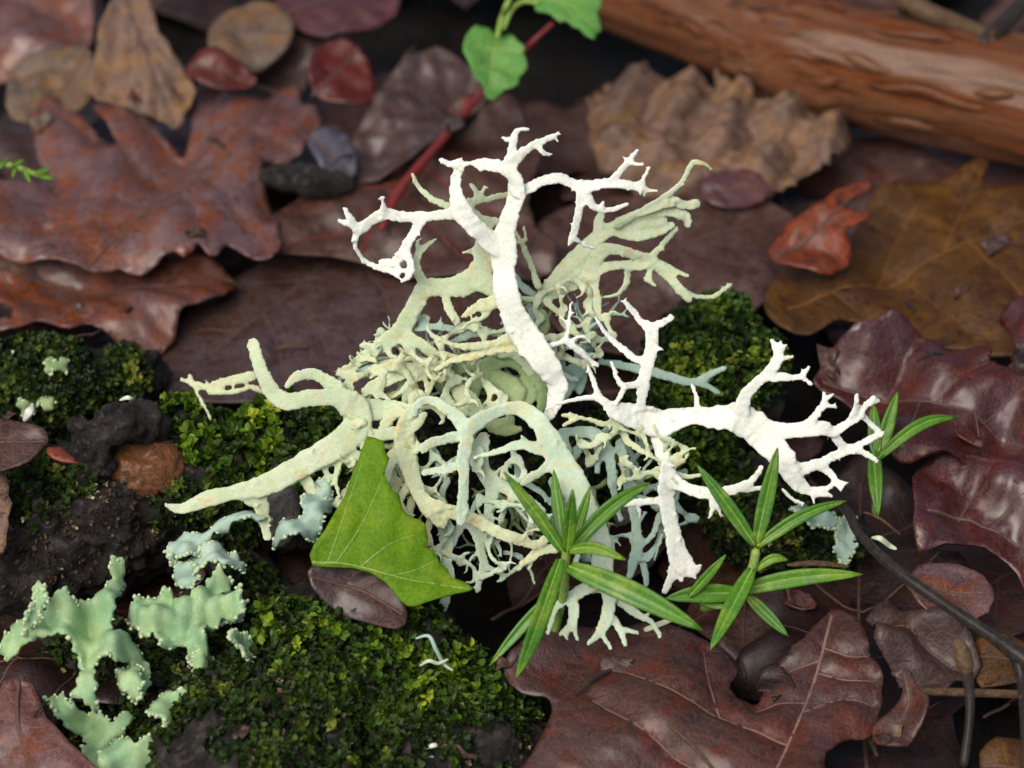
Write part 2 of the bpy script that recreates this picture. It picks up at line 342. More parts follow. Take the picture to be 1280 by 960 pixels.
# ------------------------------------------------------------------ leaves
def seg_dist(p, line):
    d = np.full(len(p), 1e9)
    for a, b in zip(line[:-1], line[1:]):
        ab = b-a; t = np.clip(((p-a)@ab)/max(ab@ab, 1e-9), 0, 1); d = np.minimum(d, np.linalg.norm(p-a-t[:, None]*ab, axis=1))
    return d
def inside(p, poly):
    x, y = p[:, 0], p[:, 1]; c = np.zeros(len(p), bool); j = len(poly)-1
    for i in range(len(poly)):
        xi, yi = poly[i]; xj, yj = poly[j]
        with np.errstate(divide='ignore', invalid='ignore'):
            c ^= ((yi > y) != (yj > y)) & (x < (xj-xi)*(y-yi)/(yj-yi)+xi)
        j = i
    return c
SEED = [100]
def blade_mesh(out, mid, veins, step, h):
    """out, mid, veins in leaf-plane millimetres. Returns verts(u,v,h) and triangles"""
    g = np.arange(0, 1, 1); lo, hi = out.min(0), out.max(0)
    X, Y = np.meshgrid(np.arange(lo[0], hi[0], step), np.arange(lo[1], hi[1], step*.87)); X[1::2] += step/2
    q = np.stack([X.ravel(), Y.ravel()], 1)+rng.normal(0, step*.12, (X.size, 2))
    q = q[inside(q, out)]; q = q[seg_dist(q, np.vstack([out, out[:1]])) > step*.45]
    vl = veins+([mid] if mid is not None else [])
    if vl:
        vp = np.vstack(vl); q = q[np.min([seg_dist(q, l) for l in vl], 0) > step*.35]
        vp = vp[inside(vp, out)]; vp = vp[seg_dist(vp, np.vstack([out, out[:1]])) > step*.3]; q = np.vstack([q, vp])
    pts = np.vstack([out, q])
    r = delaunay_2d_cdt([Vector(a) for a in pts], [], [list(range(len(out)))], 0, 1e-5, False)
    uv = np.array([a[:] for a in r[0]]); tri = np.array([tuple(t) for t in r[2]]); tri = tri[inside(uv[tri].mean(1), out)]
    return np.column_stack([uv, h(uv)]), tri
def make_leaf(name, label, cat, outline, o, n, mat, mid=None, veins=(), und_amp=1., ruffle=0., und_wl=16, fold=0., edge=0., pucker=.25, vein_mat='vein', vein_w=.22, step=None,
              px_space=True, group=None, warts=0, smooth=3, thick=.0003, jag=.12, stalk=None, parent=None, partname=None):
    """outline etc. as photo pixels that are dropped onto the leaf's own plane (o, n); then curled in 3D"""
    SEED[0] += 1; sd_ = SEED[0]
    n = nrm(np.asarray(n, float)); e1 = nrm(np.cross([0, 1., 0], n)) if abs(n[1]) < .95 else RIGHT.copy(); e2 = np.cross(n, e1)
    def to2(a): 
        a = np.asarray(a, float)[:, :2]
        if not px_space: return a
        H = np.array([plane_hit(x, y, o, n) for x, y in a]); return np.stack([(H-o)@e1, (H-o)@e2], 1)*1000
    out = catmull(to2(outline), smooth, True) if smooth > 1 else to2(outline)
    r = np.random.default_rng(sd_); out = out + r.normal(0, jag, out.shape)
    if ruffle:
        o2 = catmull(out, 3, True); tn = np.roll(o2, -1, 0)-np.roll(o2, 1, 0); tn /= np.linalg.norm(tn, axis=1)[:, None]+1e-9; L_ = np.cumsum(np.linalg.norm(np.roll(o2, -1, 0)-o2, axis=1))
        a_ = ruffle*(np.sin(L_*6.28/2.1+r.uniform(0, 6))+.8*np.sin(L_*6.28/1.15+r.uniform(0, 6))+.7*np.sin(L_*6.28/4.3))*.55; out = o2+np.stack([tn[:, 1], -tn[:, 0]], 1)*a_[:, None]
    cen = out.mean(0); dens = lambda a: catmull(a, max(4, int(np.linalg.norm(np.diff(a, axis=0), axis=1).mean()/.8)))
    mid2 = dens(to2(mid)) if mid is not None else None; V2 = [dens(to2(vv)) for vv in veins]
    closed = np.vstack([out, out[:1]])
    def h(p):
        p = np.atleast_2d(p); z = und(p[:, 0], p[:, 1], sd_, und_wl, und_amp)+und(p[:, 0], p[:, 1], sd_+7, und_wl*.35, und_amp*.25)+und(p[:, 0], p[:, 1], sd_+9, 3.2, .16)
        if mid2 is not None and fold:
            dm = seg_dist(p, mid2); z = z+fold*dm*.35
        if edge: de = seg_dist(p, closed); z = z+edge*np.exp(-(de/2.0)**2)*(.3+.9*und(p[:, 0], p[:, 1], sd_+11, 13, 1.))
        lines = V2+([mid2] if mid2 is not None else [])
        if lines and pucker:
            dv = np.min([seg_dist(p, l) for l in lines], 0); z = z+pucker*(1-np.exp(-dv/1.3))*1.8
        return z
    ext = (out.max(0)-out.min(0)); step = step or max(.6, min(1.0, ext.max()/60))
    uvh, tri = blade_mesh(out, mid2, V2, step, h)
    W = lambda a: o+(np.outer(a[:, 0], e1)+np.outer(a[:, 1], e2)+np.outer(a[:, 2], n))*1e-3
    v = W(uvh); org = o.copy()
    if parent is None: root = empty(name, org, label, cat, group)
    else: root = parent; org = np.array(parent.location)
    b = mesh_obj(partname or 'blade', v, tri, mat, root, org)
    s = b.modifiers.new('thickness', 'SOLIDIFY'); s.thickness = thick; s.offset = 0
    def line(nm, l, w0, w1, par, lift=.2):
        a = np.column_stack([l, h(l)+lift]); wv, wf = tube(W(a), np.linspace(w0, w1, len(l))*1e-3, np.linspace(w0, w1, len(l))*.55e-3, 6, n)
        return mesh_obj(nm, wv, wf, M[vein_mat], par, org)
    if mid2 is not None:
        mo = line('midrib', mid2, vein_w*1.5, vein_w*.6, root)
        for l in V2: line('vein', l, vein_w*.8, vein_w*.32, mo if parent is None else root)
    if warts:
        rr = np.random.default_rng(sd_+3); e = out[rr.choice(len(out), min(warts, len(out)), replace=False)]; e = np.column_stack([e, h(e)]); pts = W(e)
        v, f = merge([ellipsoid(p+rr.normal(0, .00008, 3), rr.uniform(.6, 1.4, 3)*.00028, 1) for p in pts]); so = mesh_obj('soredia', v, f, M['soredia'], root, org); so['kind'] = 'stuff'
    return root
def gleaf(name, label, mat, outline, z, slope=(0, 0), **k):
    a = np.asarray(outline, float); c = a.mean(0); o = G(c[0], c[1], z); return make_leaf(name, label, k.pop('cat', 'leaf'), outline, o, (-slope[0], -slope[1], 1), M[mat], **k)
def vleaf(name, label, mat, outline, d, tilt=(0, 0), **k):
    """leaf whose plane stands up: faces the viewer, tipped back by tilt"""
    a = np.asarray(outline, float); c = a.mean(0); o = P(c[0], c[1], d); n = -FWD+RIGHT*tilt[0]+UP*tilt[1]
    return make_leaf(name, label, k.pop('cat', 'leaf'), outline, o, n, M[mat], **k)

gleaf('oak_leaf', 'large wet purple-brown lobed oak leaf lying over the rust-coloured scalloped one', 'oak',
  [(39,150),(60,131),(88,135),(110,160),(131,180),(150,183),(122,150),(118,127),(135,114),(169,127),(202,165),(229,180),(240,150),(247,116),(277,107),(311,112),(367,112),(379,127),(401,150),(382,184),(360,202),(330,210),(334,240),(347,274),(349,307),(334,324),(311,319),(285,307),(270,322),(247,318),(232,330),(205,322),(180,335),(150,330),(112,334),(56,330),(0,319),(-60,300),(-60,240),(0,235),(60,225),(45,190)],
  9, (0, -.05), mid=[(110,330),(165,285),(220,243),(274,199),(330,160),(375,130)],
  veins=[[(220,243),(160,195),(60,145)],[(255,215),(200,170),(140,122)],[(278,196),(265,150),(270,115)],[(250,220),(290,260),(335,310)],[(310,175),(330,150),(340,118)],[(305,178),(340,185),(370,190)],[(190,265),(100,250),(10,250)],[(165,285),(90,290),(0,300)],[(225,240),(240,270),(262,315)]],
  und_amp=2.2, und_wl=22, edge=-1.4, pucker=.4, ruffle=.07)
gleaf('oak_leaf', 'rust and brown scalloped oak leaf lying half under the large purple one', 'oak2',
  [(-60,290),(60,300),(140,305),(250,325),(290,345),(275,375),(228,398),(212,425),(170,433),(130,415),(108,410),(85,418),(50,402),(10,412),(-60,400)],
  6, (0, .05), mid=[(-50,330),(60,345),(170,360),(260,355)], veins=[[(60,345),(90,375),(105,405)],[(140,355),(160,385),(175,425)],[(0,338),(20,370),(30,400)],[(200,362),(220,340),(245,330)]], und_amp=1.8, edge=-1.4, ruffle=.07)
gleaf('broad_leaf', 'broad slate-grey wet leaf with fine diagonal veins spread behind the lichen tuft', 'slate',
  [(185,475),(200,440),(225,400),(280,350),(340,325),(420,290),(470,262),(560,270),(640,330),(700,360),(690,420),(600,470),(480,500),(300,510),(200,510)],
  3.5, (0, .02), mid=[(690,300),(560,320),(436,311),(320,400),(230,470)], veins=[[(436,311),(380,320),(320,330)],[(400,345),(330,350),(270,365)],[(360,375),(400,420),(420,480)],[(440,312),(480,370),(500,440)],[(300,415),(260,410),(225,415)],[(330,392),(350,440),(355,490)]], und_amp=1.6, und_wl=26, pucker=.18, vein_w=.2)
gleaf('beech_leaf', 'dull brown leaf with a red midrib running up to the small green leaf', 'umber',
  [(400,228),(490,222),(520,190),(560,140),(600,120),(650,140),(675,200),(660,260),(700,330),(640,350),(540,350),(450,325),(350,318),(345,300),(340,270),(380,240)],
  7, (0, 0), mid=[(603,118),(545,180),(500,232),(450,320)], veins=[[(545,180),(590,200),(650,220)],[(520,208),(560,240),(650,280)],[(500,232),(530,280),(600,330)],[(500,232),(430,245),(360,270)],[(475,275),(430,290),(360,305)]], und_amp=1.6, vein_mat='vein_red', vein_w=.32)
gleaf('beech_leaf', 'greyish purple leaf curled up left of the red midrib', 'slate',
  [(450,160),(490,105),(545,75),(600,90),(625,110),(600,128),(550,180),(495,225),(430,225),(432,190)], 9, (.05, .1), mid=[(600,95),(530,140),(440,215)], veins=[[(560,120),(520,110),(490,112)],[(530,140),(490,150),(455,165)],[(540,135),(560,150),(560,165)]], und_amp=2.2, fold=.2, edge=1.)
gleaf('hornbeam_leaf', 'dry tan ridged leaf standing between the purple oak leaf and mossy gap', 'tan',
  [(112,118),(120,60),(132,20),(150,-10),(185,0),(200,45),(225,80),(245,115),(232,140),(226,158),(214,160),(200,150),(180,146),(150,135)], 12, (0, .5), mid=[(160,0),(185,75),(218,155)], veins=[[(150,10),(140,70),(130,120)],[(165,25),(160,80),(150,130)],[(172,45),(178,95),(175,140)],[(180,65),(195,110),(198,148)],[(178,55),(205,90),(232,125)],[(172,35),(195,60),(215,80)]], und_amp=1.2, pucker=.6)
gleaf('oval_leaf', 'pale grey-tan rounded leaf lying above the small dark red leaf', 'greytan', [(262,72),(268,30),(305,6),(345,8),(367,38),(357,66),(322,86),(290,82)], 12, (0, .1), mid=[(262,40),(310,42),(365,48)], veins=[[(290,42),(305,60),(318,80)],[(320,43),(335,28),(342,15)]], und_amp=1.2)
gleaf('oval_leaf', 'small glossy dark red leaf tucked beside the ridged tan leaf', 'red', [(230,80),(262,64),(290,78),(320,95),(314,108),(270,112),(243,102)], 13, (0, .2), mid=[(232,82),(275,92),(318,104)], und_amp=1.2, edge=-.8)
gleaf('oval_leaf', 'glossy dark red oval leaf curled upright by the blue-grey leaf', 'red', [(385,105),(389,72),(404,53),(430,49),(454,66),(467,95),(466,125),(440,135),(400,125)], 13, (-.1, .4), mid=[(392,120),(425,85),(450,60)], und_amp=1.6, edge=-1.2, fold=.2)
gleaf('oval_leaf', 'small blue-grey leaf next to the purple oak leaf tip', 'blue', [(384,176),(406,163),(432,170),(446,198),(441,222),(418,224),(396,205)], 10, (0, .2), mid=[(390,175),(415,195),(438,220)], und_amp=1.)
gleaf('broad_leaf', 'dusky purple-brown leaf left of the tan striped leaf', 'oak', [(-40,-40),(100,-40),(118,15),(110,60),(70,85),(20,95),(-40,85)], 8, (0, .1), mid=[(-30,80),(40,30),(100,-30)], veins=[[(0,57),(0,10),(10,-20)],[(40,30),(80,40),(105,45)]], und_amp=2.)
gleaf('hornbeam_leaf', 'faded leaf striped orange and tan above the large oak leaf', 'greytan', [(10,100),(40,72),(100,60),(122,90),(112,128),(70,152),(15,150)], 9, (0, .2), mid=[(110,70),(80,110),(40,150)], veins=[[(95,90),(60,88),(25,95)],[(80,110),(50,110),(15,118)],[(70,120),(45,130),(20,140)]], und_amp=1.2, pucker=.5)
gleaf('broad_leaf', 'smooth plum-grey leaf with pale rim lying at the back of the litter', 'pink', [(340,15),(380,-30),(470,-40),(500,0),(485,25),(440,40),(390,45)], 12, (0, .1), mid=[(350,20),(420,0),(490,-5)], und_amp=1.2)
gleaf('broad_leaf', 'lavender brown leaf behind the pale rounded leaf', 'slate', [(290,85),(350,30),(415,25),(430,60),(390,75),(378,112),(320,112)], 8, (0, .2), mid=[(300,100),(350,70),(410,40)], veins=[[(350,70),(365,90),(370,105)]], und_amp=1.4)
gleaf('crumpled_leaf', 'dry crumpled pinkish tan leaf below the red-brown branch', 'tan', [(735,140),(760,102),(830,82),(885,95),(905,88),(950,118),(1000,128),(1062,168),(1052,192),(1005,222),(960,245),(880,248),(815,240),(755,205)], 6, (0, .25), mid=[(740,150),(860,165),(1050,185)], veins=[[(800,158),(830,125),(850,90)],[(860,165),(900,135),(930,110)],[(900,168),(950,150),(990,135)],[(830,162),(860,200),(880,240)],[(920,170),(950,195),(980,230)]], und_amp=2.8, und_wl=10, pucker=.35, edge=-1.6, jag=.1, ruffle=.6)
gleaf('oval_leaf', 'small plum-coloured leaf at the foot of the crumpled tan leaf', 'pink', [(876,226),(905,213),(945,217),(962,240),(945,256),(890,258)], 7, (0, .4), mid=[(880,240),(960,236)], und_amp=.8, edge=-.8)
gleaf('broad_leaf', 'dark brown matt leaf with pale veins behind the upper right lichen fronds', 'umber',
  [(650,330),(700,262),(780,240),(880,246),(960,255),(1005,282),(1005,330),(975,372),(900,420),(800,440),(700,420)], 4, (0, .05), mid=[(700,400),(830,320),(985,270)], veins=[[(780,350),(800,300),(830,255)],[(830,320),(870,290),(920,258)],[(850,310),(900,335),(960,350)],[(790,345),(840,370),(880,400)]], und_amp=1.8, und_wl=24, vein_w=.18)
gleaf('oak_leaf', 'small bright orange-brown leaf with pointed lobes resting on the amber leaf', 'orange',
  [(962,302),(985,280),(1020,262),(1055,240),(1085,226),(1087,238),(1062,254),(1046,264),(1083,270),(1083,281),(1056,291),(1064,310),(1056,330),(1030,342),(1003,336),(975,326)], 12, (0, .2), mid=[(970,315),(1020,290),(1080,235)], veins=[[(1030,283),(1050,280),(1075,276)],[(1005,298),(1030,310),(1050,320)]], und_amp=1.4, edge=-1.4)
gleaf('oak_leaf', 'large wet amber-brown oak leaf lying flat below the red-brown branch', 'amber',
  [(955,395),(985,335),(1050,345),(1068,290),(1100,245),(1180,220),(1234,205),(1230,242),(1330,250),(1350,400),(1300,450),(1200,445),(1120,425),(1060,405),(1000,425)], 6, (0, .02), mid=[(985,390),(1100,350),(1230,300),(1340,260)], veins=[[(1100,350),(1120,300),(1160,240)],[(1180,320),(1200,270),(1230,215)],[(1130,338),(1170,380),(1220,430)],[(1210,308),(1260,350),(1310,420)],[(1040,372),(1070,390),(1110,415)]], und_amp=1.8, und_wl=24, pucker=.3, vein_mat='vein_amber', vein_w=.18, ruffle=.07)
gleaf('oak_leaf', 'glossy wine-red curled oak leaf with a torn notch beside the right grass shoot', 'wine',
  [(1018,475),(1040,440),(1090,422),(1120,412),(1150,420),(1195,438),(1232,440),(1238,460),(1252,466),(1272,455),(1262,420),(1258,385),(1340,370),(1350,560),(1340,640),(1250,590),(1190,575),(1130,590),(1095,565),(1105,530),(1060,495)], 12, (.05, .15), mid=[(1030,470),(1130,490),(1230,520),(1340,570)], veins=[[(1110,485),(1130,450),(1145,425)],[(1170,500),(1210,470),(1235,460)],[(1150,495),(1140,540),(1120,580)],[(1220,517),(1230,550),(1250,585)],[(1230,520),(1290,480),(1330,440)]], und_amp=4., und_wl=24, edge=-1.5, pucker=.4, ruffle=.07)
gleaf('broad_leaf', 'dark red-brown wet leaf slanting down under the wine-red oak leaf', 'wine',
  [(1148,585),(1200,560),(1300,590),(1350,640),(1350,790),(1290,745),(1262,700),(1215,682),(1165,690),(1146,690),(1140,640)], 7, (0, .35), mid=[(1160,640),(1230,650),(1340,720)], veins=[[(1200,645),(1220,610),(1240,580)],[(1240,655),(1280,620),(1320,610)]], und_amp=2.4, edge=-1.2)
gleaf('oak_leaf', 'large chocolate-brown oak leaf with one raised lobe and clear pale veins', 'choc',
  [(1045,760),(1070,775),(1085,810),(1102,850),(1100,890),(1085,920),(1052,932),(1030,965),(1040,1060),(640,1060),(690,900),(650,870),(630,835),(690,790),(760,785),(830,785),(900,805),(922,830),(915,855),(928,872),(948,880),(962,850),(985,815),(1010,795),(1035,765)],
  5, (0, .12), mid=[(1040,768),(1018,850),(978,950),(930,1050)], veins=[[(1030,810),(1060,822),(1085,822)],[(1022,840),(1060,850),(1095,850)],[(1005,890),(1050,875),(1090,880)],[(1026,825),(990,835),(965,850)],[(1010,878),(970,880),(945,890)],[(985,935),(900,900),(830,870),(760,830)],[(900,900),(885,850),(880,810)],[(960,985),(860,960),(740,880)]], und_amp=1.7, und_wl=30, edge=-1.4, pucker=.55, vein_w=.18, vein_mat='vein_pale', ruffle=.07)
gleaf('curled_leaf', 'small dark curled leaf scrap touching the raised chocolate lobe', 'choc', [(1092,912),(1118,885),(1128,855),(1114,842),(1130,834),(1148,860),(1163,880),(1152,912),(1132,937),(1100,935)], 6, (.3, .3), mid=[(1130,840),(1135,880),(1110,930)], und_amp=1.8, edge=1.2)
gleaf('oval_leaf', 'rounded pinkish brown leaf lying under the black twig', 'oak', [(1135,728),(1150,706),(1185,700),(1220,710),(1240,735),(1240,762),(1215,782),(1170,778),(1138,755)], 7, (0, .15), mid=[(1140,740),(1190,742),(1240,750)], veins=[[(1180,742),(1200,725),(1215,712)],[(1190,742),(1205,760),(1212,775)]], und_amp=1.4)
gleaf('crumpled_leaf', 'crumpled greyish mauve leaf scrap below the black twig', 'slate', [(1090,760),(1110,735),(1150,760),(1200,790),(1225,830),(1180,860),(1130,850),(1095,815)], 5, (0, .1), mid=[(1095,770),(1150,800),(1215,840)], und_amp=2.6, und_wl=9, jag=.3)
gleaf('oval_leaf', 'amber brown leaf scrap behind the upright broken twig', 'amber', [(1210,810),(1240,800),(1285,815),(1300,850),(1260,860),(1220,850)], 4, (0, .1), mid=[(1215,820),(1290,840)], und_amp=1.2)
gleaf('oval_leaf', 'orange-brown leaf scrap half buried beyond the end of the thin stick', 'amber', [(1225,945),(1260,930),(1320,940),(1330,1000),(1240,1000)], 4, (0, .1), mid=[(1230,960),(1310,970)], und_amp=1.2)
vleaf('curled_leaf', 'smooth brown leaf tip arching over at the edge of the foliose lichen', 'oak', [(0,862),(22,848),(42,862),(58,895),(90,930),(140,985),(130,1040),(-40,1040),(-5,930)], 16, (-.3, .5), mid=[(20,850),(30,930),(60,1020)], und_amp=1.4, edge=-1.)
vleaf('curled_leaf', 'wrinkled dark brown leaf rolled against the base of the green leaf', 'slate', [(385,716),(415,706),(458,710),(490,728),(508,765),(500,790),(450,775),(400,745)], 12, (0, .5), mid=[(388,722),(450,735),(503,770)], veins=[[(420,730),(440,720),(455,712)],[(450,735),(470,728),(485,725)]], und_amp=1.2, edge=-1., pucker=.3)
gleaf('broad_leaf', 'narrow dark brown leaf edge beside the dark wood chunk', 'umber', [(-40,525),(30,528),(62,543),(52,562),(25,585),(-40,590)], 22, (0, .3), mid=[(-40,550),(0,552),(55,552)], und_amp=.8)
vleaf('curled_leaf', 'pale orange-tan leaf scrap against the dark bark', 'tan', [(-40,580),(4,592),(13,620),(8,655),(2,688),(-40,700)], 6, (0, .3), mid=[(-30,640),(5,640)], und_amp=.8)
gleaf('oval_leaf', 'small orange leaf scrap beside the dark wood chunk', 'orange', [(58,562),(75,556),(92,570),(98,578),(70,575)], 24, (0, .2), und_amp=.4)
# living green leaves
GL = vleaf('green_leaf', 'fresh yellow-green toothed leaf standing upright against the lichen tuft', 'green',
  [(460,548),(477,556),(484,578),(478,600),(488,612),(497,624),(500,636),(509,645),(522,652),(531,657),(533,672),(537,684),(545,694),(552,704),(566,720),(592,735),(572,741),(535,752),(508,758),(496,744),(480,728),(440,710),(390,704),(396,680),(415,650),(430,620),(447,580)], 12, (.15, .35), mid=[(392,702),(440,706),(500,722),(585,736)], veins=[[(420,704),(450,660),(478,600)],[(450,709),(490,680),(525,668)],[(410,702),(425,660),(455,570)],[(490,720),(520,712),(545,700)]],
  und_amp=.9, edge=.5, vein_mat='vein_green', vein_w=.14, smooth=2, pucker=.15)
vleaf('green_leaf', 'small heart-shaped green leaf with toothed edge hanging at the end of the red midrib', 'mint',
  [(577,70),(582,48),(595,36),(610,37),(622,46),(636,44),(648,54),(657,66),(654,76),(660,90),(649,100),(646,110),(632,116),(615,126),(606,122),(600,108),(590,98),(586,86)], -48, (.1, .6), mid=[(622,46),(615,80),(612,122)], veins=[[(619,60),(600,60),(584,66)],[(619,60),(638,64),(652,70)],[(615,82),(600,88),(592,94)],[(615,82),(632,90),(644,98)]], und_amp=.9, fold=.3, vein_mat='vein_green', vein_w=.13, smooth=2)
vleaf('green_leaf', 'larger ragged green leaf on an arching stalk above the heart-shaped one', 'mint',
  [(668,12),(672,-30),(740,-40),(755,0),(749,20),(750,44),(742,54),(734,52),(726,42),(716,36),(708,30),(700,32),(688,22),(678,18)], -50, (0, .6), mid=[(672,0),(710,5),(742,40)], veins=[[(700,4),(715,20),(718,34)],[(715,10),(735,5),(750,10)]], und_amp=1., vein_mat='vein_green', vein_w=.13, smooth=2)
def tubeobj(name, pts3, r, mat, label=None, cat=None, parent=None, origin=None, nv=8, rough=0.):
    c = catmull(np.column_stack([np.array(pts3), np.broadcast_to(r, len(pts3))]), 6); p = c[:, :3]; rr = c[:, 3]
    v, f = tube(p, rr, None, nv)
    org = origin if origin is not None else pts3[0]
    o = mesh_obj(name, v, f, mat, parent, org)
    if label: tag(o, label, cat)
    return o
tubeobj('red_stalk', [G(607, 112, 14), G(575, 148, 12.5), G(540, 190, 11.5), G(500, 238, 11), G(478, 285, 10)], [.0006, .0006, .0007, .0007, .0005], M['vein_red'], 'thin dark red leaf stalk slanting away below the heart-shaped leaf', 'stalk')
SP = empty('leaf_stalk', G(650, 20, 0), 'thin pinkish and green stalks carrying the small green leaves', 'stalk')
tubeobj('stem', [P(622, 46, -48), P(628, 20, -50), P(640, -10, -54), G(660, -70, 0)], .0004, M['vein_green'], parent=SP, origin=np.array(SP.location))
tubeobj('stem', [P(672, 4, -50), P(655, 2, -51), P(640, 12, -50), P(630, 35, -49)], .00035, M['vein_green'], parent=SP, origin=np.array(SP.location))
tubeobj('stem', [P(690, 30, -52), P(668, 50, -53), P(652, 66, -52)], .0004, M['vein_red'], parent=SP, origin=np.array(SP.location))

# buried filler leaves: parametric oak and oval leaves, copied
def oak_outline(L, W, nl, seed):
    r = np.random.default_rng(seed); L1, L2 = [], []
    for i in range(nl*2+1):
        t = i/(nl*2); env = math.sin(math.pi*min(1, t*.8+.15))**.8; k = 1 if i % 2 else .62
        L1.append((t*L, W*env*k*r.uniform(.9, 1.1))); L2.append((t*L, -W*env*k*r.uniform(.9, 1.1)))
    return [(-1, 0)]+L1+[(L+2, 0)]+L2[::-1]
def oval_outline(L, W, seed):
    t = np.linspace(.06, .94, 9); y = W*np.sin(math.pi*t)**.8
    return [(0, 0)]+list(zip(t*L, y))+[(L*1.04, 0)]+list(zip(t[::-1]*L, -y[::-1]))
protos = []
for k in range(6):
    oak = k % 2 == 0; L, W = (48, 14) if oak else (36, 11); ou = oak_outline(L, W, 4, k) if oak else oval_outline(L, W, k)
    ve = []
    for q in range(1, 5):
        x = L*q/5.2
        for s in (1, -1): ve.append([(x, 0), (x+4, s*W*.4), (x+7, s*W*.75)])
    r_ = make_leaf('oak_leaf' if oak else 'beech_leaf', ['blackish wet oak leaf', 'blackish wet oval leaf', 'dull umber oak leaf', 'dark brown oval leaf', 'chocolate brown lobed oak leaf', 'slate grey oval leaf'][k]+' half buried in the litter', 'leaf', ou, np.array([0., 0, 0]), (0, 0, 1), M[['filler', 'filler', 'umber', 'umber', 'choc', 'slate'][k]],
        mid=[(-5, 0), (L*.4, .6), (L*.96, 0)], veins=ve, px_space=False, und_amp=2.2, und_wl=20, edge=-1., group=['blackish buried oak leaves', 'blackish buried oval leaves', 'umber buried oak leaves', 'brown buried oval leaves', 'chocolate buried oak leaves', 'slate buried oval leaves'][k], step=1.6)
    protos.append(r_)
def copy_tree(o, parent=None):
    c = o.copy(); COL.objects.link(c); c.parent = parent
    for ch in o.children: copy_tree(ch, c)
    return c
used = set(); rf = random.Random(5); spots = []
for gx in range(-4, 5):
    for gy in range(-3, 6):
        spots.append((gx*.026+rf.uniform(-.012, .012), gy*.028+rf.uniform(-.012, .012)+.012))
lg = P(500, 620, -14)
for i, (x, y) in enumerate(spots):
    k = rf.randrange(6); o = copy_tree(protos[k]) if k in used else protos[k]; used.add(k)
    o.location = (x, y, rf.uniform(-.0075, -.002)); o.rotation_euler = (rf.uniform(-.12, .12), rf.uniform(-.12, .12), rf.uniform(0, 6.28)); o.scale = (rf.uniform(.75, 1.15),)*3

# ------------------------------------------------------------------ red-brown branch, twigs, sticks
def branch_obj():
    ax = catmull([(*G(640, -70, 9), 6.6), (*G(850, 8, 9), 7.2), (*G(930, 38, 9), 7.7), (*G(1010, 68, 9), 8.4), (*G(1100, 90, 9), 8.0), (*G(1290, 130, 9), 8.6), (*G(1500, 180, 9), 8.8)], 26)
    nv = 64; V = []; Fc = []; n = len(ax); tan = np.gradient(ax[:, :3], axis=0)
    for i in range(n):
        t = nrm(tan[i]); s = nrm(np.cross(t, [0, 0, 1])); q = np.cross(s, t)
        for k in range(nv):
            a = 2*math.pi*k/nv
            rr = ax[i, 3]*1e-3*(1+.05*noise.noise(Vector((math.cos(a)*3.2, math.sin(a)*3.2, i*.03)))*2 + .045*noise.noise(Vector((math.cos(a)*8, math.sin(a)*8, i*.06+5)))+.03*noise.noise(Vector((math.cos(a)*19, math.sin(a)*19, i*.12+9))))
            V.append(ax[i, :3]+s*math.cos(a)*rr+q*math.sin(a)*rr)
    for i in range(n-1):
        for k in range(nv):
            k2 = (k+1) % nv; Fc.append((i*nv+k, i*nv+k2, (i+1)*nv+k2, (i+1)*nv+k))
    Fc.append(tuple(range(nv))[::-1]); Fc.append(tuple(range((n-1)*nv, n*nv)))
    org = ax[n//2, :3].copy(); org[2] = 0
    E = empty('fallen_branch', org, 'thick red-brown fallen branch with peeling streaked bark across the litter', 'branch')
    mesh_obj('bark', V, Fc, M['branch'], E, org)
    # knot and peeling bark strips
    c = G(1022, 8, 14); v, f = ellipsoid(c, (.0032, .0022, .002)); k = mesh_obj('knot', v, f, M['log'], E, org); bake(k, .0004, 2, ((.001, .002),))
    r = random.Random(3)
    for j in range(26):
        i0 = r.randrange(25, n-34); Ln = r.randrange(7, 22); a = r.uniform(-.5, 2.6); pts = []
        for i in range(i0, min(n, i0+Ln)):
            t = nrm(tan[i]); s = nrm(np.cross(t, [0, 0, 1])); q = np.cross(s, t); aa = a+.05*math.sin(i*.4)
            rr = ax[i, 3]*1e-3*(1.015+.03*math.sin((i-i0)/Ln*3.1)); pts.append(ax[i, :3]+s*math.cos(aa)*rr+q*math.sin(aa)*rr)
        rad = np.sin(np.linspace(.2, 2.9, len(pts)))*r.uniform(.0004, .0011)
        v, f = tube(np.array(pts), rad, rad*.45, 6, nrm(q*math.sin(a)+s*math.cos(a))); mesh_obj('bark_strip', v, f, M['branch'], E, org)
branch_obj()
tw = empty('dark_twig', P(1160, 720, 0), 'thin smooth black twig slanting down from the mossy branch end', 'twig')
tubeobj('stem', [P(1035, 615, -4), G(1060, 640, 13), G(1075, 668, 13), G(1120, 712, 13), G(1180, 755, 12.5), G(1240, 795, 12), G(1275, 820, 11.5), G(1340, 865, 10)], [.0005, .0006, .00058, .0007, .00068, .0008, .0011, .001], M['twig'], parent=tw, origin=np.array(tw.location), nv=10)
tubeobj('side_shoot', [G(1270, 815, 11.5), G(1277, 850, 10), G(1280, 900, 9), G(1282, 960, 7)], [.001, .0006, .0005, .0004], M['twig'], parent=tw, origin=np.array(tw.location))
bt = empty('broken_twig', G(1212, 935, 0), 'short upright broken twig with an orange peeled end', 'twig')
tubeobj('stem', [G(1205, 955, 6), G(1212, 900, 9), G(1212, 865, 11), G(1208, 835, 13)], [.0005, .0005, .0006, .0007], M['twig'], parent=bt, origin=np.array(bt.location))
tubeobj('peeled_end', [G(1208, 836, 13), G(1203, 818, 14), G(1198, 804, 15)], [.0009, .001, .0007], M['stick'], parent=bt, origin=np.array(bt.location))
tubeobj('thin_stick', [G(1148, 864, 7), G(1220, 866, 7), G(1330, 870, 7)], .0005, M['stick'], 'thin straight pale stick lying past the broken twig', 'stick')
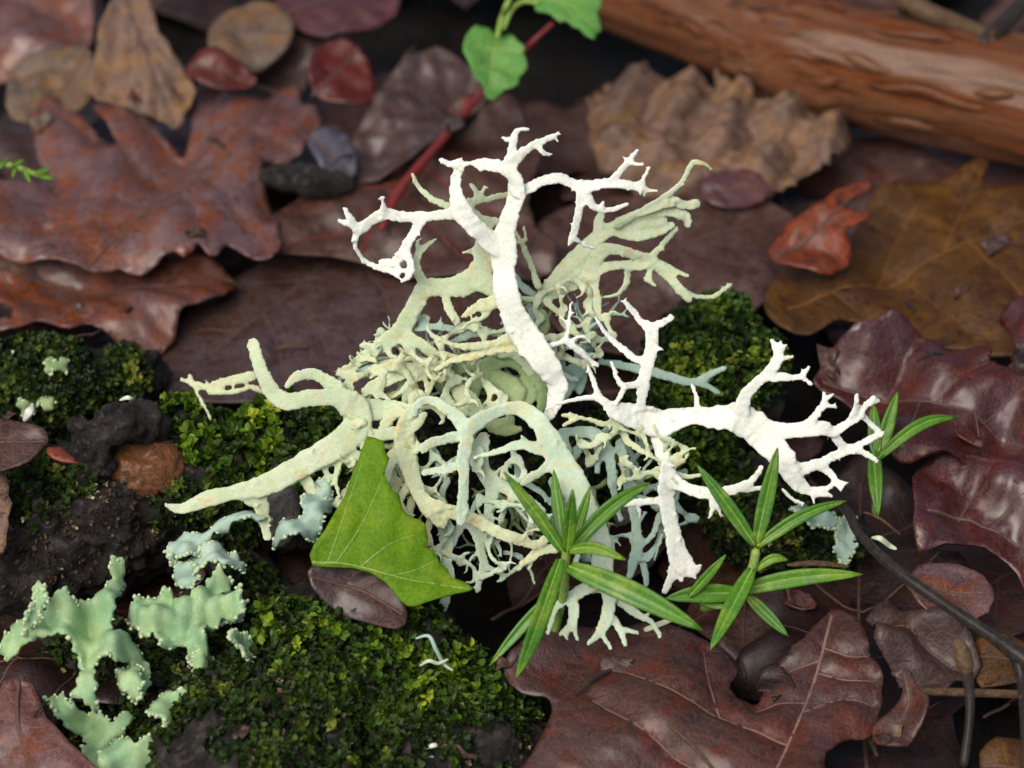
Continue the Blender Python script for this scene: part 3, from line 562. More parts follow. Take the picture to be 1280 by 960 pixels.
tubeobj('thin_stick', [G(1090, -30, 20), G(1150, 10, 19), G(1200, 30, 18), G(1245, 48, 17)], [.0013, .0014, .0012, .0008], M['stick'], 'knobbly tan stick lying over the back of the fallen branch', 'stick')
tubeobj('thin_stick', [G(1228, 55, 17), G(1262, 22, 18), G(1310, -30, 18)], [.0011, .0013, .0013], M['twig'], 'dark grey stick crossing behind the fallen branch', 'stick')
v, f = merge([ellipsoid(G(365, 222, 9), (.005, .0022, .003)), ellipsoid(G(405, 232, 9), (.004, .002, .003))]); shade_lump = mesh_obj('shadow_gap_lump', v, f, M['log'], None, G(385, 228, 0)); bake(shade_lump, .0005, 3, ((.0015, .003),)); tag(shade_lump, 'dark lump standing in for the black shadow gap beside the purple oak leaf lobe', 'shadow gap')  # dark lump put where the litter gap is only black shadow

# ------------------------------------------------------------------ the oakmoss lichen tuft
LI = empty('oakmoss_lichen', P(690, 560, -6), 'pale branching antler-like lichen tuft, white above and greenish below, on mossy branch', 'lichen')
LO = np.array(LI.location)
def frond(mat, d0, dx, dy, wave, strokes, flat=.22, seed=0, voxel=.00019, wmul=1., nubs=True):
    parts = []; r = np.random.default_rng(seed+900)
    def dep(x, y, e): return d0+dx*(x-690)+dy*(520-y)+e+wave*(math.sin(x*.021+seed)+math.sin(y*.027+seed*1.7)+.6*math.sin((x+y)*.045+seed*.6))*.6
    for s in strokes:
        if isinstance(s, str):
            q = [[float(z) for z in t.split(',')] for t in s.split()]
        else: q = s
        q = np.array([t+[0.]*(4-len(t)) for t in q]); c = catmull(q, 6)
        c[:, :2] += r.normal(0, .35, (len(c), 2)); wv = np.maximum(c[:, 2]*wmul*.60*(1+r.normal(0, .05, len(c))), 1.5)*PX
        pts = np.array([P(x, y, dep(x, y, e)) for x, y, _, e in c])
        tw_ = r.uniform(-.45, .45); nn = nrm(-FWD+RIGHT*tw_+UP*r.uniform(-.3, .3))
        parts.append(tube(pts, wv, np.maximum(wv*flat, 1.6*PX), 12, nn, True, .6))
        if nubs:      # little spurs along the margins and at the tips
            L = len(c)
            for _ in range(int(L*.17)):
                i = r.integers(1, L); x, y, ww, e = c[i]; a = r.uniform(0, 6.28); l = r.uniform(2, 5)
                x1, y1 = x+math.cos(a)*(ww*.42+l), y+math.sin(a)*(ww*.42+l); z0 = dep(x, y, e)
                parts.append(tube(np.array([P(x, y, z0), P((x+x1)/2, (y+y1)/2, z0+.1), P(x1, y1, z0+r.uniform(-.3, .4))]), np.array([1.8, 1.6, 1.2])*PX, None, 6))
    v, f = merge(parts); o = mesh_obj('frond', v, f, M[mat], LI, LO); 
    k = 2.2 if mat == 'li_yellow' else 1.
    return bake(o, voxel, 3, ((.0002*k, .0025), (.00009*k, .0005)), .4)

# A: tall white frond
frond('li_white', 5, 0, .012, 1.1, [
 '686,520,14 697,485,24 687,462,26 672,440,32 657,420,32 645,400,30 637,380,28 632,362,28 630,335,27 630,312,30 632,290,24 640,262,20 646,240,21 642,220,15 630,210,14 612,206,14 598,205,11 590,204,6',
 '628,312,24 612,300,22 592,282,20 577,264,22 570,240,15 570,222,13 575,205,12 562,205,8 550,199,5', '575,205,9 587,205,5',
 '600,205,9 601,214,4', '577,264,20 552,269,12 522,271,13 497,270,13 482,267,14 464,276,13 448,286,12 436,270,7 430,260,5', '446,284,9 434,279,6 423,276,4', '482,266,10 479,255,6 478,246,5', '448,286,9 444,298,8 444,309,6',
 '526,272,14 519,288,12 511,302,12 504,316,12 492,328,11 475,327,6', '505,314,11 514,330,9 511,346,7 501,352,4', '492,328,7 503,338,5 511,336,3',
 '444,309,5 454,324,6 469,333,7 490,340,7 498,347,4', '512,344,5 518,338,4',
 '642,222,14 637,205,12 640,190,11 643,175,8 646,163,6 661,161,4', '642,176,6 628,172,4', '638,206,14 652,192,12 665,182,9 680,175,8 692,170,7 698,166,3', '692,171,5 698,177,3', '672,182,8 680,192,6 690,193,4',
 '647,238,20 662,235,13 676,227,12 700,223,12 717,230,13 730,233,15 746,231,13 766,229,12 790,232,11 801,234,10 805,222,6 812,209,5', '801,235,8 812,238,6 822,238,4', '801,236,8 806,244,5', 
 '764,228,11 776,213,9 786,202,8 797,187,5', '784,203,6 780,196,3', '786,204,6 805,206,4', '728,236,14 725,254,11 721,277,10 716,295,10 712,305,6', '716,296,7 730,306,4 745,311,3', '732,240,12 741,257,9 752,262,8 766,262,7 784,255,5', '752,260,6 754,252,4',
 '672,440,18 690,431,7 705,425,6 711,407,5 712,392,4 713,380,4','709,404,4 701,397,3','711,396,4 718,390,3', '705,426,8 722,437,8 737,450,6 748,456,5', '712,427,5 728,420,4 738,428,3'], seed=1)
# A2: pale spur network left of the trunk
frond('li_yellow', 3, 0, .012, 1.2, ['632,372,20 617,377,16 600,382,13 588,390,10 578,396,6', '645,420,16 620,428,9 590,433,9 566,431,7 548,423,6', '650,432,16 622,436,11 604,440,11 585,446,10 562,452,8 545,462,5', '600,440,8 590,456,5', '612,438,7 620,446,4',
 '618,378,8 606,396,6 590,402,6 575,412,5', '637,395,12 640,408,8 636,422,8'], seed=2)
# B: green broad frond behind
frond('li_sage', 0, 0, .012, 1.2, ['612,285,10 606,305,24 605,325,24 596,345,26 576,357,25 550,359,20 532,360,20 522,376,20 511,396,20 499,416,20 482,428,18 463,443,14 445,456,12 425,466,10', '596,348,22 620,360,24', '532,358,14 522,340,11 521,325,10 526,312,9 545,299,4', '522,322,7 522,300,4',
 '515,217,5 524,234,7 540,249,8 560,258,10 580,268,16 604,278,16 622,276,10', '585,252,9 605,250,8 622,246,8 640,242,8', '600,250,9 594,238,7 588,230,5', '600,248,6 606,233,4', '584,262,12 600,272,10',
 '505,418,14 535,437,14 555,460,15 570,482,17 584,503,26 597,518,22', '555,366,8 562,387,11 572,403,9', '500,420,12 512,436,12 520,452,9','612,300,6 598,312,3 590,316,3 578,316,2', '470,434,12 452,432,7','482,428,9 490,446,7 512,450,6'], seed=3)
# yellowish bundle of thin straps left
frond('li_yellow', 1, 0, .006, 1.4, ['500,452,10 470,462,9 440,476,8 425,488,6', '545,450,9 510,458,9 480,472,9 455,488,8', '540,458,8 505,470,8 470,488,7 452,502,5', '425,466,12 448,470,8 470,462,8', '555,455,8 530,468,8 512,480,10 507,500,9 503,515,7', '530,466,7 534,485,6 533,505,6', '512,478,8 500,490,7 489,498,5', '545,470,7 538,486,6 534,498,5', '470,452,6 452,446,5 446,440,4', '448,460,6 432,464,5','462,445,8 450,452,5'], seed=4)
frond('li_blue', -1, 0, .006, 1.4, ['425,472,8 455,462,8 480,455,8 520,448,7', '445,500,7 470,486,8 500,478,7 520,468,6', '560,430,7 585,420,9 610,415,9 630,420,7', '520,412,8 545,408,9 575,412,9 600,405,8', '525,405,5 531,398,4', '550,408,5 551,400,4'], seed=5)
# D: front arching frond
frond('li_pale', 7, 0, -.02, 1.0, ['517,517,10 523,504,10 538,500,11 556,510,14 573,523,16 584,535,20 607,521,16 630,512,15 651,511,18 670,523,20 685,545,24 696,568,28 708,590,30 720,612,30 732,636,26 745,662,25 753,690,24 752,715,24 742,732,20',
 '584,535,16 584,552,16 579,575,16 580,597,13 579,620,13 578,640,15 575,655,10', '580,545,13 560,548,12 540,553,12 527,562,11', '580,578,12 560,586,12 545,588,9 530,591,9', '692,566,20 672,561,14 650,556,12 628,563,9 608,568,7 592,572,4', '692,575,14 678,588,11 664,597,10 652,606,7', '660,556,7 652,545,4',
 '742,730,16 722,742,14 706,750,12 694,762,9 689,778,7 685,792,5', '716,746,13 717,765,13 714,782,11 700,793,5', '716,780,8 722,800,5', '710,788,6 708,797,4', '752,720,18 761,745,16 760,765,14 754,784,13 745,796,8 735,805,5','752,792,7 764,811,5', '760,768,12 774,786,9 782,807,5', '775,786,7 798,791,4', '764,742,14 782,756,12 800,770,9 815,778,7 825,795,6','806,772,6 812,766,4'], seed=6)
# E: big left frond
frond('li_sage', 4, -.006, 0, 1.2, ['207,631,5 228,636,12 262,623,17 300,614,18 330,607,24 360,592,25 395,572,26 428,552,30 446,532,30 445,512,30 430,500,27 414,496,20 386,498,18 358,502,20 342,492,19 329,470,16 321,448,14 316,428,14',
 '420,486,20 402,472,14 386,467,13 369,472,11 358,483,7', '445,514,26 475,512,24 500,513,20 520,512,14', '325,612,20 326,628,16 329,645,15 335,672,10', '318,618,16 330,634,14', '372,590,16 384,603,14 390,622,12 391,642,9', '372,592,10 405,580,11 425,573,12 448,570,12', '300,618,12 316,632,8', '440,548,18 470,545,16 495,540,14', '450,530,18 462,560,14 478,580,10', '390,606,8 402,622,7 398,648,6', '405,584,7 412,606,6 404,630,5','425,575,8 420,600,6 424,622,5'], seed=7)
frond('li_yellow', -6, 0, 0, .8, ['226,473,6 255,484,9 282,478,11 316,470,12', '262,490,6 290,490,6 318,482,5', '237,468,5 246,490,4 254,505,5 262,522,5 266,540,6 262,556,5', '316,486,4 330,490,4', '330,564,3 345,566,5 358,570,6 364,580,4'], seed=8)
# F: yellow-crusted centre column
frond('li_yellow', 5, 0, -.004, 1.2, ['518,508,12 508,530,20 505,552,24 510,575,22 517,600,18 527,622,18 542,641,18 553,653,16', '500,512,14 488,520,14 478,540,12', '535,625,10 560,638,14 590,648,14 620,665,13 650,676,12 671,681,11 686,670,8','600,650,7 630,664,7 660,672,6', '500,560,16 488,580,14 482,605,10', '516,600,12 500,625,9 510,645,7', '508,540,10 524,530,9 530,518,8', '695,686,13 676,688,12 664,697,11 650,706,5', '664,699,7 662,712,5', '655,702,5 648,712,4', '560,636,7 548,628,5', '652,676,6 660,664,5 684,662,5'], seed=9)
frond('li_pale', 3, 0, -.006, 1.0, ['553,653,16 557,675,16 558,700,16 564,722,12', '580,655,10 572,664,11 565,680,9', '585,652,12 597,666,15 601,686,12 605,706,12 600,722,10 597,738,7', '606,708,9 618,713,7 628,717,4', '598,665,9 612,674,8 622,682,6 627,696,4', '564,720,8 560,745,8 555,765,6','556,740,5 548,760,4 540,780,3', '606,545,14 600,560,22 599,575,20 606,592,18 615,610,16 613,632,14 610,650,10', '612,600,16 637,612,16 660,626,13 680,640,8', '643,620,9 632,634,8 625,652,7', '597,690,4 588,700,3 582,716,3', '640,630,4 655,645,4 664,655,3', '636,664,5 640,690,4 635,712,3','618,612,8 622,590,6 640,580,5','662,700,6 640,715,5 622,728,4'], seed=10)
frond('li_green', -1, 0, 0, 1.0, ['597,518,20 620,530,14 640,525,12', '590,480,6 610,463,9 630,453,11 650,458,12 661,475,13 664,496,11 656,508,7', '640,446,24 660,448,20 675,465,16 680,490,12 676,512,10', '605,470,16 625,480,30 645,490,26 630,505,24', '590,500,14 600,470,14 615,450,14', '560,510,14 575,500,16 570,480,12', '676,392,14 678,410,16 676,420,10', '540,470,10 552,485,12', '600,455,14 580,460,12 562,470,9', '612,536,8 632,540,10 650,536,8'], flat=.5, seed=11)
# G: big white right frond
frond('li_white', 5, .004, .004, 1.2, ['758,508,14 776,516,22 800,522,30 825,530,30 842,525,26 866,520,20 892,522,24 920,523,32 945,536,34 962,553,32 977,572,28 988,592,20 998,608,14 1015,614,11 1040,609,5', '926,516,20 932,494,14 947,478,13 961,466,14 972,448,13 970,436,9 965,426,5', '971,440,7 976,427,4', '973,444,7 983,431,4', '974,450,7 991,445,4', '960,470,12 985,472,9 1001,470,8 1012,458,5', '1001,472,7 1015,480,5',
 '950,535,24 980,538,16 1006,537,18 1028,535,16 1043,539,12 1056,531,11 1071,521,10 1081,509,8 1093,496,6', '1084,506,7 1099,501,5', '1064,524,9 1070,508,7 1071,494,6', '1076,517,7 1090,531,7 1103,543,6', '1010,530,12 1022,516,9 1031,503,8 1029,490,4', '1032,500,6 1042,492,4', '1032,506,6 1045,509,4', '1042,541,10 1050,555,11 1062,562,12 1077,555,9 1092,547,7 1102,543,6', '1062,563,9 1080,566,8 1097,577,6', '975,570,20 996,586,15 1020,581,13 1040,571,11 1060,563,10', '1026,583,11 1040,594,9 1051,611,5','1046,602,6 1060,604,4', '998,600,11 1012,612,7 1018,629,4', '978,612,5 992,625,5 1005,629,4','1016,618,6 1040,620,4',
 '822,532,24 826,560,17 832,582,16', '872,512,9 870,495,6 864,480,4', '800,510,11 803,492,13 806,470,15 811,450,15 815,430,15 814,411,15 803,404,10 792,390,9 781,378,6', '814,410,12 830,402,9 840,397,8', '811,446,11 797,450,9 781,438,9 766,426,8 753,411,6 744,397,4', '804,476,8 782,483,8 772,474,6 767,460,5 764,452,4', '781,484,7 774,498,6 768,506,6', '762,508,11 750,496,8 741,474,6 736,460,4', '697,505,5 717,500,6 740,497,7 758,503,9', '815,432,6 830,438,3','785,516,8 806,510,5 820,512,4'], seed=12)
frond('li_yellow', 5, 0, 0, .8, ['778,520,14 762,530,9 748,528,7 724,521,6 703,519,4', '724,522,5 704,532,4', '775,532,12 785,552,9 800,562,8 815,570,7', '765,512,12 772,534,10', '795,520,14 780,535,10', '832,582,12 846,570,8 860,562,5 870,560,4', '840,585,7 856,575,5', '838,590,8 860,596,6 880,592,4', '830,588,12 812,592,9 800,600,7'], seed=13)
frond('li_white', 6, 0, 0, .9, ['832,580,14 836,600,22 833,620,20 837,645,19 842,670,19 848,695,24 858,709,22 868,712,14 876,707,5', '860,714,10 868,722,4', '850,710,14 852,726,6', '845,706,16 838,725,11 830,741,8', '832,624,11 815,626,9 797,628,8 781,632,5', '797,629,6 800,647,4', '838,600,18 858,610,14 880,616,13 900,616,12 925,609,11 941,600,8 952,583,6', '890,620,8 889,645,4', '893,622,7 902,646,4', '905,612,9 935,612,7 955,610,5'], seed=14)
# H: upper right bundle
frond('li_sage', -4, -.008, .01, 1.1, ['676,366,10 697,343,14 716,325,18 741,302,18 766,285,16 800,268,14 828,264,12 846,266,13 858,272,12 860,282,8', '690,360,10 712,340,22 736,320,20 752,306,10', '745,300,10 748,280,12 752,266,9', '770,288,14 792,292,18 818,288,16 842,281,8', '776,282,14 800,278,14 830,276,12'], flat=.25, seed=15)
frond('li_sage', -3, -.008, .01, 1.1, ['770,284,9 800,265,8 825,250,8 850,230,7 860,213,8 868,203,7 880,205,5 890,212,4', '800,266,10 820,258,12 840,252,12 854,256,11 872,255,12', '846,268,12 858,272,11 859,281,9',
 '645,372,6 677,374,9 705,363,11 728,349,13 748,318,18 765,311,14 790,317,12 810,325,14 830,340,12 848,360,12 862,376,8', '815,326,12 835,335,10 860,345,4', '848,358,8 866,369,6 890,371,6 905,362,6 914,355,5', '812,324,11 825,310,8 836,297,8 846,285,6', '738,342,18 765,332,11 800,332,12 812,326,12', '785,334,10 782,356,8 771,368,6 752,372,4', '812,336,8 812,351,6 820,357,4','812,350,5 805,352,3', '740,345,18 742,365,16 744,382,15 747,396,10', '728,350,14 742,342,14', '745,385,9 735,400,9 733,415,7','735,402,6 722,408,5 712,400,4', '645,290,5 655,310,7 665,335,8 673,358,9', '655,282,4 658,300,5', '676,372,8 690,384,8 700,392,6'], seed=16)
frond('li_blue', -5, 0, 0, .8, ['735,452,16 718,466,22 708,482,20 702,500,12', '750,452,7 780,457,10 815,465,11 840,472,11 862,478,10 876,475,9 891,466,8 906,460,6', '872,478,9 888,485,8 900,491,5', '742,412,9 738,430,9 735,450,10', '645,345,6 655,360,9 668,368,9', '690,440,10 700,452,12 698,470,10', '660,380,9 668,395,9 665,410,7', '722,440,9 728,470,12 724,490,9','782,555,7 800,590,6 805,610,5'], flat=.35, seed=17)
# I: inner rings
frond('li_blue', 2, 0, 0, .9, ['700,540,9 724,540,13 746,543,15 758,562,14 764,585,12 766,605,12', '704,545,8 710,562,9 712,585,9 724,598,9', '742,545,9 748,570,8 746,590,7', '774,552,11 780,575,12 783,598,11 790,628,11 795,660,12 797,682,13 791,706,11 786,722,7', '796,684,10 806,712,9 808,732,6', '825,642,8 816,668,7 801,684,7', '828,668,6 822,684,5 818,700,4', '797,655,6 808,640,5', '800,600,6 806,585,5 815,575,5', '786,600,7 800,612,6','766,606,10 770,630,8 776,650,6'], seed=18)
frond('li_yellow', 4, 0, -.004, 1.0, ['470,548,12 462,570,10 452,595,9 440,612,7', '488,585,12 494,610,11 488,632,9 478,650,6', '462,572,8 478,586,7 492,590,6', '500,600,8 482,612,6 470,630,5', '520,612,10 512,640,9 520,665,8 532,690,7 540,715,5', '533,690,6 524,705,4', '505,640,6 498,660,5 506,676,4', '540,645,9 535,668,8 545,690,6'], seed=31)
frond('li_blue', 1, 0, -.006, 1.0, ['640,560,9 648,590,10 640,615,9 652,640,8 668,660,6', '650,600,8 672,612,7 690,630,6', '672,640,7 690,650,6 700,668,5', '560,600,9 552,620,9 560,640,8', '630,690,6 650,696,6 662,712,5 668,730,4', '700,650,9 715,668,9 722,690,8 716,715,6', '735,620,10 742,650,9 730,680,7', '540,560,8 548,575,9 544,596,7', '600,620,7 590,640,7 596,660,6', '690,600,10 700,630,10 712,650,8'], seed=32)
# dichotomous filler deeper in the tuft
def tangle(seed, n, box, dirs, w0):
    r = random.Random(seed); S = []
    def grow(x, y, a, w_, l, e, lev):
        pts = [[x, y, w_, e]]
        for k in range(3):
            a += r.uniform(-.35, .35); x += math.cos(a)*l/3; y += math.sin(a)*l/3; e += r.uniform(-.6, .6); pts.append([x, y, w_*(1-.12*(k+1)), e])
        S.append(pts)
        if lev > 0:
            for s in (-1, 1): grow(x, y, a+s*r.uniform(.35, .75), w_*.62, l*r.uniform(.55, .8), e, lev-1)
    for _ in range(n):
        grow(r.uniform(box[0], box[2]), r.uniform(box[1], box[3]), r.uniform(*dirs), w0*r.uniform(.7, 1.2), r.uniform(22, 38), r.uniform(-2, 1), 2)
    return S
def net(seed, n, cx, cy, rx, ry, w0, mind=24):
    r = random.Random(seed); pts = []; tries = 0
    while len(pts) < n and tries < 4000:
        tries += 1; a = r.uniform(0, 6.28); q = math.sqrt(r.random()); x, y = cx+math.cos(a)*q*rx, cy+math.sin(a)*q*ry
        if all((x-p[0])**2+(y-p[1])**2 > mind**2 for p in pts): pts.append((x, y, r.uniform(-1.5, 1.5)))
    S = []; seen = set()
    for i, p in enumerate(pts):
        near = sorted(range(len(pts)), key=lambda j: (pts[j][0]-p[0])**2+(pts[j][1]-p[1])**2)[1:3]
        for j in near:
            if (min(i, j), max(i, j)) in seen: continue
            seen.add((min(i, j), max(i, j))); q = pts[j]; dx, dy = q[0]-p[0], q[1]-p[1]; b = r.uniform(-.3, .3); w_ = w0*r.uniform(.7, 1.25)
            S.append([[p[0], p[1], w_*1.3, p[2]], [p[0]+dx*.33-dy*b*.8, p[1]+dy*.33+dx*b*.8, w_*.85, p[2]*.7+q[2]*.3+r.uniform(0, .8)], [p[0]+dx*.67-dy*b*.8, p[1]+dy*.67+dx*b*.8, w_*.85, p[2]*.3+q[2]*.7], [q[0], q[1], w_*1.3, q[2]]])
        a = r.uniform(0, 6.28); l = r.uniform(10, 20); S.append([[p[0], p[1], w0*.8, p[2]], [p[0]+math.cos(a)*l*.6, p[1]+math.sin(a)*l*.6, w0*.5, p[2]+.5], [p[0]+math.cos(a+.4)*l, p[1]+math.sin(a+.4)*l, w0*.3, p[2]+.8]])
    return S
frond('li_sage', 0, 0, 0, .6, net(1, 26, 560, 455, 115, 62, 9), seed=41, nubs=False)
frond('li_yellow', 3, 0, 0, .6, net(2, 16, 520, 480, 85, 45, 8), seed=42, nubs=False)
frond('li_pale', 3.5, 0, -.004, .6, net(3, 30, 570, 640, 125, 85, 8), seed=43, nubs=False)
frond('li_yellow', 4, 0, 0, .6, net(4, 14, 470, 590, 60, 70, 9), seed=44, nubs=False)
frond('li_blue', 0, 0, 0, .6, net(5, 24, 780, 620, 95, 95, 8), seed=45, nubs=False)
frond('li_sage', -1, 0, 0, .6, net(6, 16, 715, 410, 60, 60, 8), seed=46, nubs=False)
frond('li_sage', 4, 0, 0, .6, net(7, 14, 790, 560, 70, 45, 8), seed=47, nubs=False)
frond('li_green', -4, 0, 0, .8, tangle(1, 14, (500, 430, 680, 520), (2.2, 5.2), 10), seed=21, nubs=False)
frond('li_pale', -2, 0, 0, .8, tangle(2, 9, (480, 430, 640, 500), (2.2, 4.8), 9), seed=22, nubs=False)
frond('li_yellow', -1, 0, 0, .8, tangle(6, 8, (400, 540, 520, 640), (.8, 2.4), 9), seed=25, nubs=False)
frond('li_blue', -3, 0, 0, .8, tangle(3, 10, (640, 380, 780, 520), (3.6, 6.0), 9), seed=23, nubs=False)
frond('li_green', -5, 0, 0, .8, tangle(4, 10, (560, 580, 800, 660), (.6, 2.4), 8), seed=24, nubs=False)

# ------------------------------------------------------------------ green foliose lichen, lower left
def blob_along(c2, W, n, seed, rad):
    r = np.random.default_rng(seed); out = []
    for _ in range(n):
        i = r.integers(0, len(c2)); out.append(ellipsoid(W(c2[i:i+1]+0)[0]+r.normal(0, .0002, 3), r.uniform(.6, 1.2, 3)*rad, 1))
    return merge(out)
def foliose(name, label, lobes, d, mats='foliose', amp=3.0, warts=40):
    c = np.mean([np.mean(l, 0) for l, _, _ in lobes], 0); root = empty(name, P(c[0], c[1], d-3), label, 'lichen')
    for j, (ol, dd, tilt) in enumerate(lobes):
        a = np.asarray(ol, float); cc = a.mean(0); o = P(cc[0], cc[1], d+dd); n = -FWD+RIGHT*tilt[0]+UP*tilt[1]
        make_leaf('lobe', None, None, ol, o, n, M[mats], und_amp=amp, und_wl=7, edge=1.6, parent=root, partname='lobe', jag=.06, ruffle=.28, thick=.0004, step=.45, pucker=0, warts=warts)
    return root
foliose('foliose_lichen', 'mint green leafy lichen with antler lobes and pale warty edges', [
  ([(0,800),(15,782),(38,760),(48,735),(58,745),(52,765),(75,748),(90,760),(110,752),(132,735),(138,712),(146,700),(156,705),(154,725),(150,745),(142,770),(140,792),(160,798),(180,815),(188,838),(178,860),(168,850),(165,832),(148,835),(130,830),(118,845),(120,868),(124,886),(112,888),(100,878),(88,880),(98,860),(100,840),(98,820),(82,800),(60,798),(30,810),(5,818)], 0, (.1, .5)),
  ([(60,880),(75,868),(95,885),(120,890),(140,905),(165,895),(160,920),(140,930),(130,960),(128,1000),(90,980),(110,930),(80,905)], -3, (0, .4)),
  ([(160,770),(172,752),(195,745),(205,735),(225,752),(250,735),(262,720),(272,710),(285,722),(276,735),(300,740),(308,760),(300,775),(275,770),(262,790),(262,812),(240,820),(225,810),(212,822),(200,800),(180,795),(170,785)], -2, (-.1, .6)),
  ([(200,875),(215,868),(240,875),(256,885),(250,905),(238,922),(225,915),(215,925),(200,905),(188,898)], 2, (0, .5)),
  ([(128,945),(150,925),(175,935),(205,920),(215,940),(200,965),(170,990),(130,990)], 2, (0, .5)),
  ([(268,945),(285,940),(300,955),(325,942),(345,950),(350,990),(270,990)], 6, (0, .5)),
  ([(285,800),(300,792),(312,800),(318,815),(310,828),(298,820),(286,815)], 1, (.2, .6)), ([(150,842),(170,836),(186,850),(190,872),(176,882),(160,868)], 1, (-.3, .5)), ([(35,765),(48,742),(58,748),(50,772),(30,790)], 2, (.3, .4)),
  ([(240,830),(262,822),(280,836),(272,856),(250,858)], -1, (.2, .6))], 13)
foliose('crustose_lichen', 'pale grey-green crumpled lichen flakes between the left frond and bark', [
  ([(208,680),(225,668),(262,665),(300,655),(330,650),(338,662),(300,668),(262,675),(250,690),(235,700),(215,695)], 0, (0, .7)),
  ([(240,700),(262,688),(290,690),(305,702),(290,715),(262,712),(248,720),(238,712)], 1, (0, .8)),
  ([(215,700),(232,705),(248,720),(240,735),(222,728)], 1, (0, .4)),
  ([(270,760),(282,742),(305,748),(305,768),(290,782),(272,778)], 2, (0, .3)),
  ([(380,620),(400,600),(415,610),(410,640),(400,668),(380,680),(345,676),(355,660),(378,650)], 2, (0, .4))], 5, 'li_blue')
foliose('crustose_lichen', 'small blue-green leafy lichen flake beside the black twig', [([(1048,650),(1058,645),(1068,655),(1070,680),(1060,700),(1050,695),(1045,675)], 0, (.2, .3)), ([(985,650),(1005,640),(1030,642),(1048,655),(1030,664),(1005,662)], -1, (0, .5))], -5, 'li_blue')
foliose('crustose_lichen', 'yellowish pale lichen scabs on the shaded bark below the oak leaf', [([(58,458),(66,450),(76,455),(84,452),(86,464),(74,470),(62,470)], 0, (0, .4)), ([(50,495),(56,486),(64,492),(74,488),(76,505),(66,516),(56,510),(48,512)], 0, (0, .2)), ([(26,508),(36,504),(44,515),(36,526),(28,520)], 0, (0, .2)), ([(12,442),(18,438),(20,452),(13,455)], 0, (0, .2))], -13, 'li_green', 2., 8)
v, f = lump(350, 640, 0, 26, 42, 20); gs = mesh_obj('bark_fragment', v, f, M['shell'], None, P(350, 660, 0)); bake(gs, .0004, 2, ((.0014, .003),)); tag(gs, 'grey weathered bark fragment under the big left lichen frond', 'bark')
v, f = lump(780, 640, -2, 12, 18, 10); gs = mesh_obj('bark_fragment', v, f, M['shell'], None, P(700, 735, 0)); bake(gs, .0004, 2, ((.0014, .003),)); tag(gs, 'small grey bark flake deep in the hollow of the lichen tuft', 'bark')
# mossy bark behind, under the oak leaves
BK = log_obj('bark_bank', [(60, 490, -22, 95, 70), (-60, 480, -22, 90, 70), (150, 470, -24, 60, 40)], 'dark shaded bark bank beneath the rust-coloured oak leaf')
moss('moss_film', BK, [(60, 470, -14, 130), (-40, 470, -14, 110), (150, 470, -18, 70)], 16000, M['moss_dark'], 'dark speckled moss on the shaded bark bank below the oak leaves', .8, 1.8, 31, .80)

# ------------------------------------------------------------------ stitchwort shoots
def sprig(label, base, stem, leaves, name='grass_shoot', sw=.00055):
    root = empty(name, stem[0], label, 'plant'); org = np.array(root.location)
    tubeobj('stem', stem, sw, M['vein_green'], parent=root, origin=org)
    for (x0, y0, d0, x1, y1, d1, w_, arch) in leaves:
        n = 13; t = np.linspace(0, 1, n); a, b = P(x0, y0, d0), P(x1, y1, d1); L = np.linalg.norm(b-a)
        ax = nrm(b-a); side = nrm(np.cross(ax, -FWD)+.25*rng.normal(0, 1, 3)*.6); nn = np.cross(side, ax)
        if nn@(-FWD) < 0: nn = -nn
        mid = a+np.outer(t, b-a)+np.outer(np.sin(math.pi*t)*arch*L, UP*.8+nn*.5)
        prof = ((t+.06)**.55*(1.001-t)**.75)*1.95*w_*.5*PX; prof[-1] = .00005
        V = []; Fc = []
        for j, s in enumerate((-1, -.5, 0, .5, 1)):
            V.append(mid+np.outer(prof*s, side)+np.outer(prof*abs(s)*.42, nn))
        V = np.concatenate(V)
        for j in range(4):
            for i in range(n-1): Fc.append((j*n+i, (j+1)*n+i, (j+1)*n+i+1, j*n+i+1))
        lf = mesh_obj('leaf', V, Fc, M['grass'], root, org); s_ = lf.modifiers.new('thickness', 'SOLIDIFY'); s_.thickness = .00022; s_.offset = 0
        v, f = tube(mid-nn*0+nn*.00006, np.linspace(.00016, .00006, n), None, 5); mesh_obj('midrib', v, f, M['vein_green'], lf, org)
    return root
sprig('narrow-leaved green shoot with a star of six leaves rising before the lichen', None, [P(690, 800, 8), P(704, 745, 12), P(706, 712, 14), P(708, 690, 15)],
  [(704,690,15, 630,590,17,20,.04), (705,688,14, 692,588,12,18,.02), (709,690,16, 716,612,20,18,0), (712,690,14, 738,608,14,15,0), (710,690,15, 812,604,15,22,.12), (712,688,16, 782,700,20,18,.14), (700,700,16, 646,846,24,26,-.06), (712,708,16, 878,788,20,34,.03), (688,745,12, 612,832,12,16,.02)])
sprig('green shoot with narrow wet leaves spreading at the branch end', None, [P(880, 760, 8), P(915, 745, 11), P(938, 715, 12), P(945, 690, 13)],
  [(943,680,13, 872,582,14,20,.03), (946,678,13, 972,560,15,22,.02), (947,682,13, 1058,626,12,18,.1), (940,712,13, 888,812,18,24,0), (925,738,11, 1078,718,12,24,.05), (925,742,11, 832,748,12,26,.04), (935,745,10, 985,795,11,18,0), (945,712,12, 985,700,12,14,.25), (862,745,12, 907,694,14,14,0), (870,752,11, 925,756,12,8,-.1)])
sprig('bright green shoot with three leaves behind the tip of the white lichen frond', None, [P(1095, 640, -6), P(1096, 600, -4), P(1097, 570, -3)],
  [(1097,575,-3, 1122,490,-4,20,.02), (1098,572,-2, 1196,522,-4,18,.16), (1092,565,-3, 1098,645,0,22,.04), (1095,570,-3, 1092,505,-5,20,.02)])
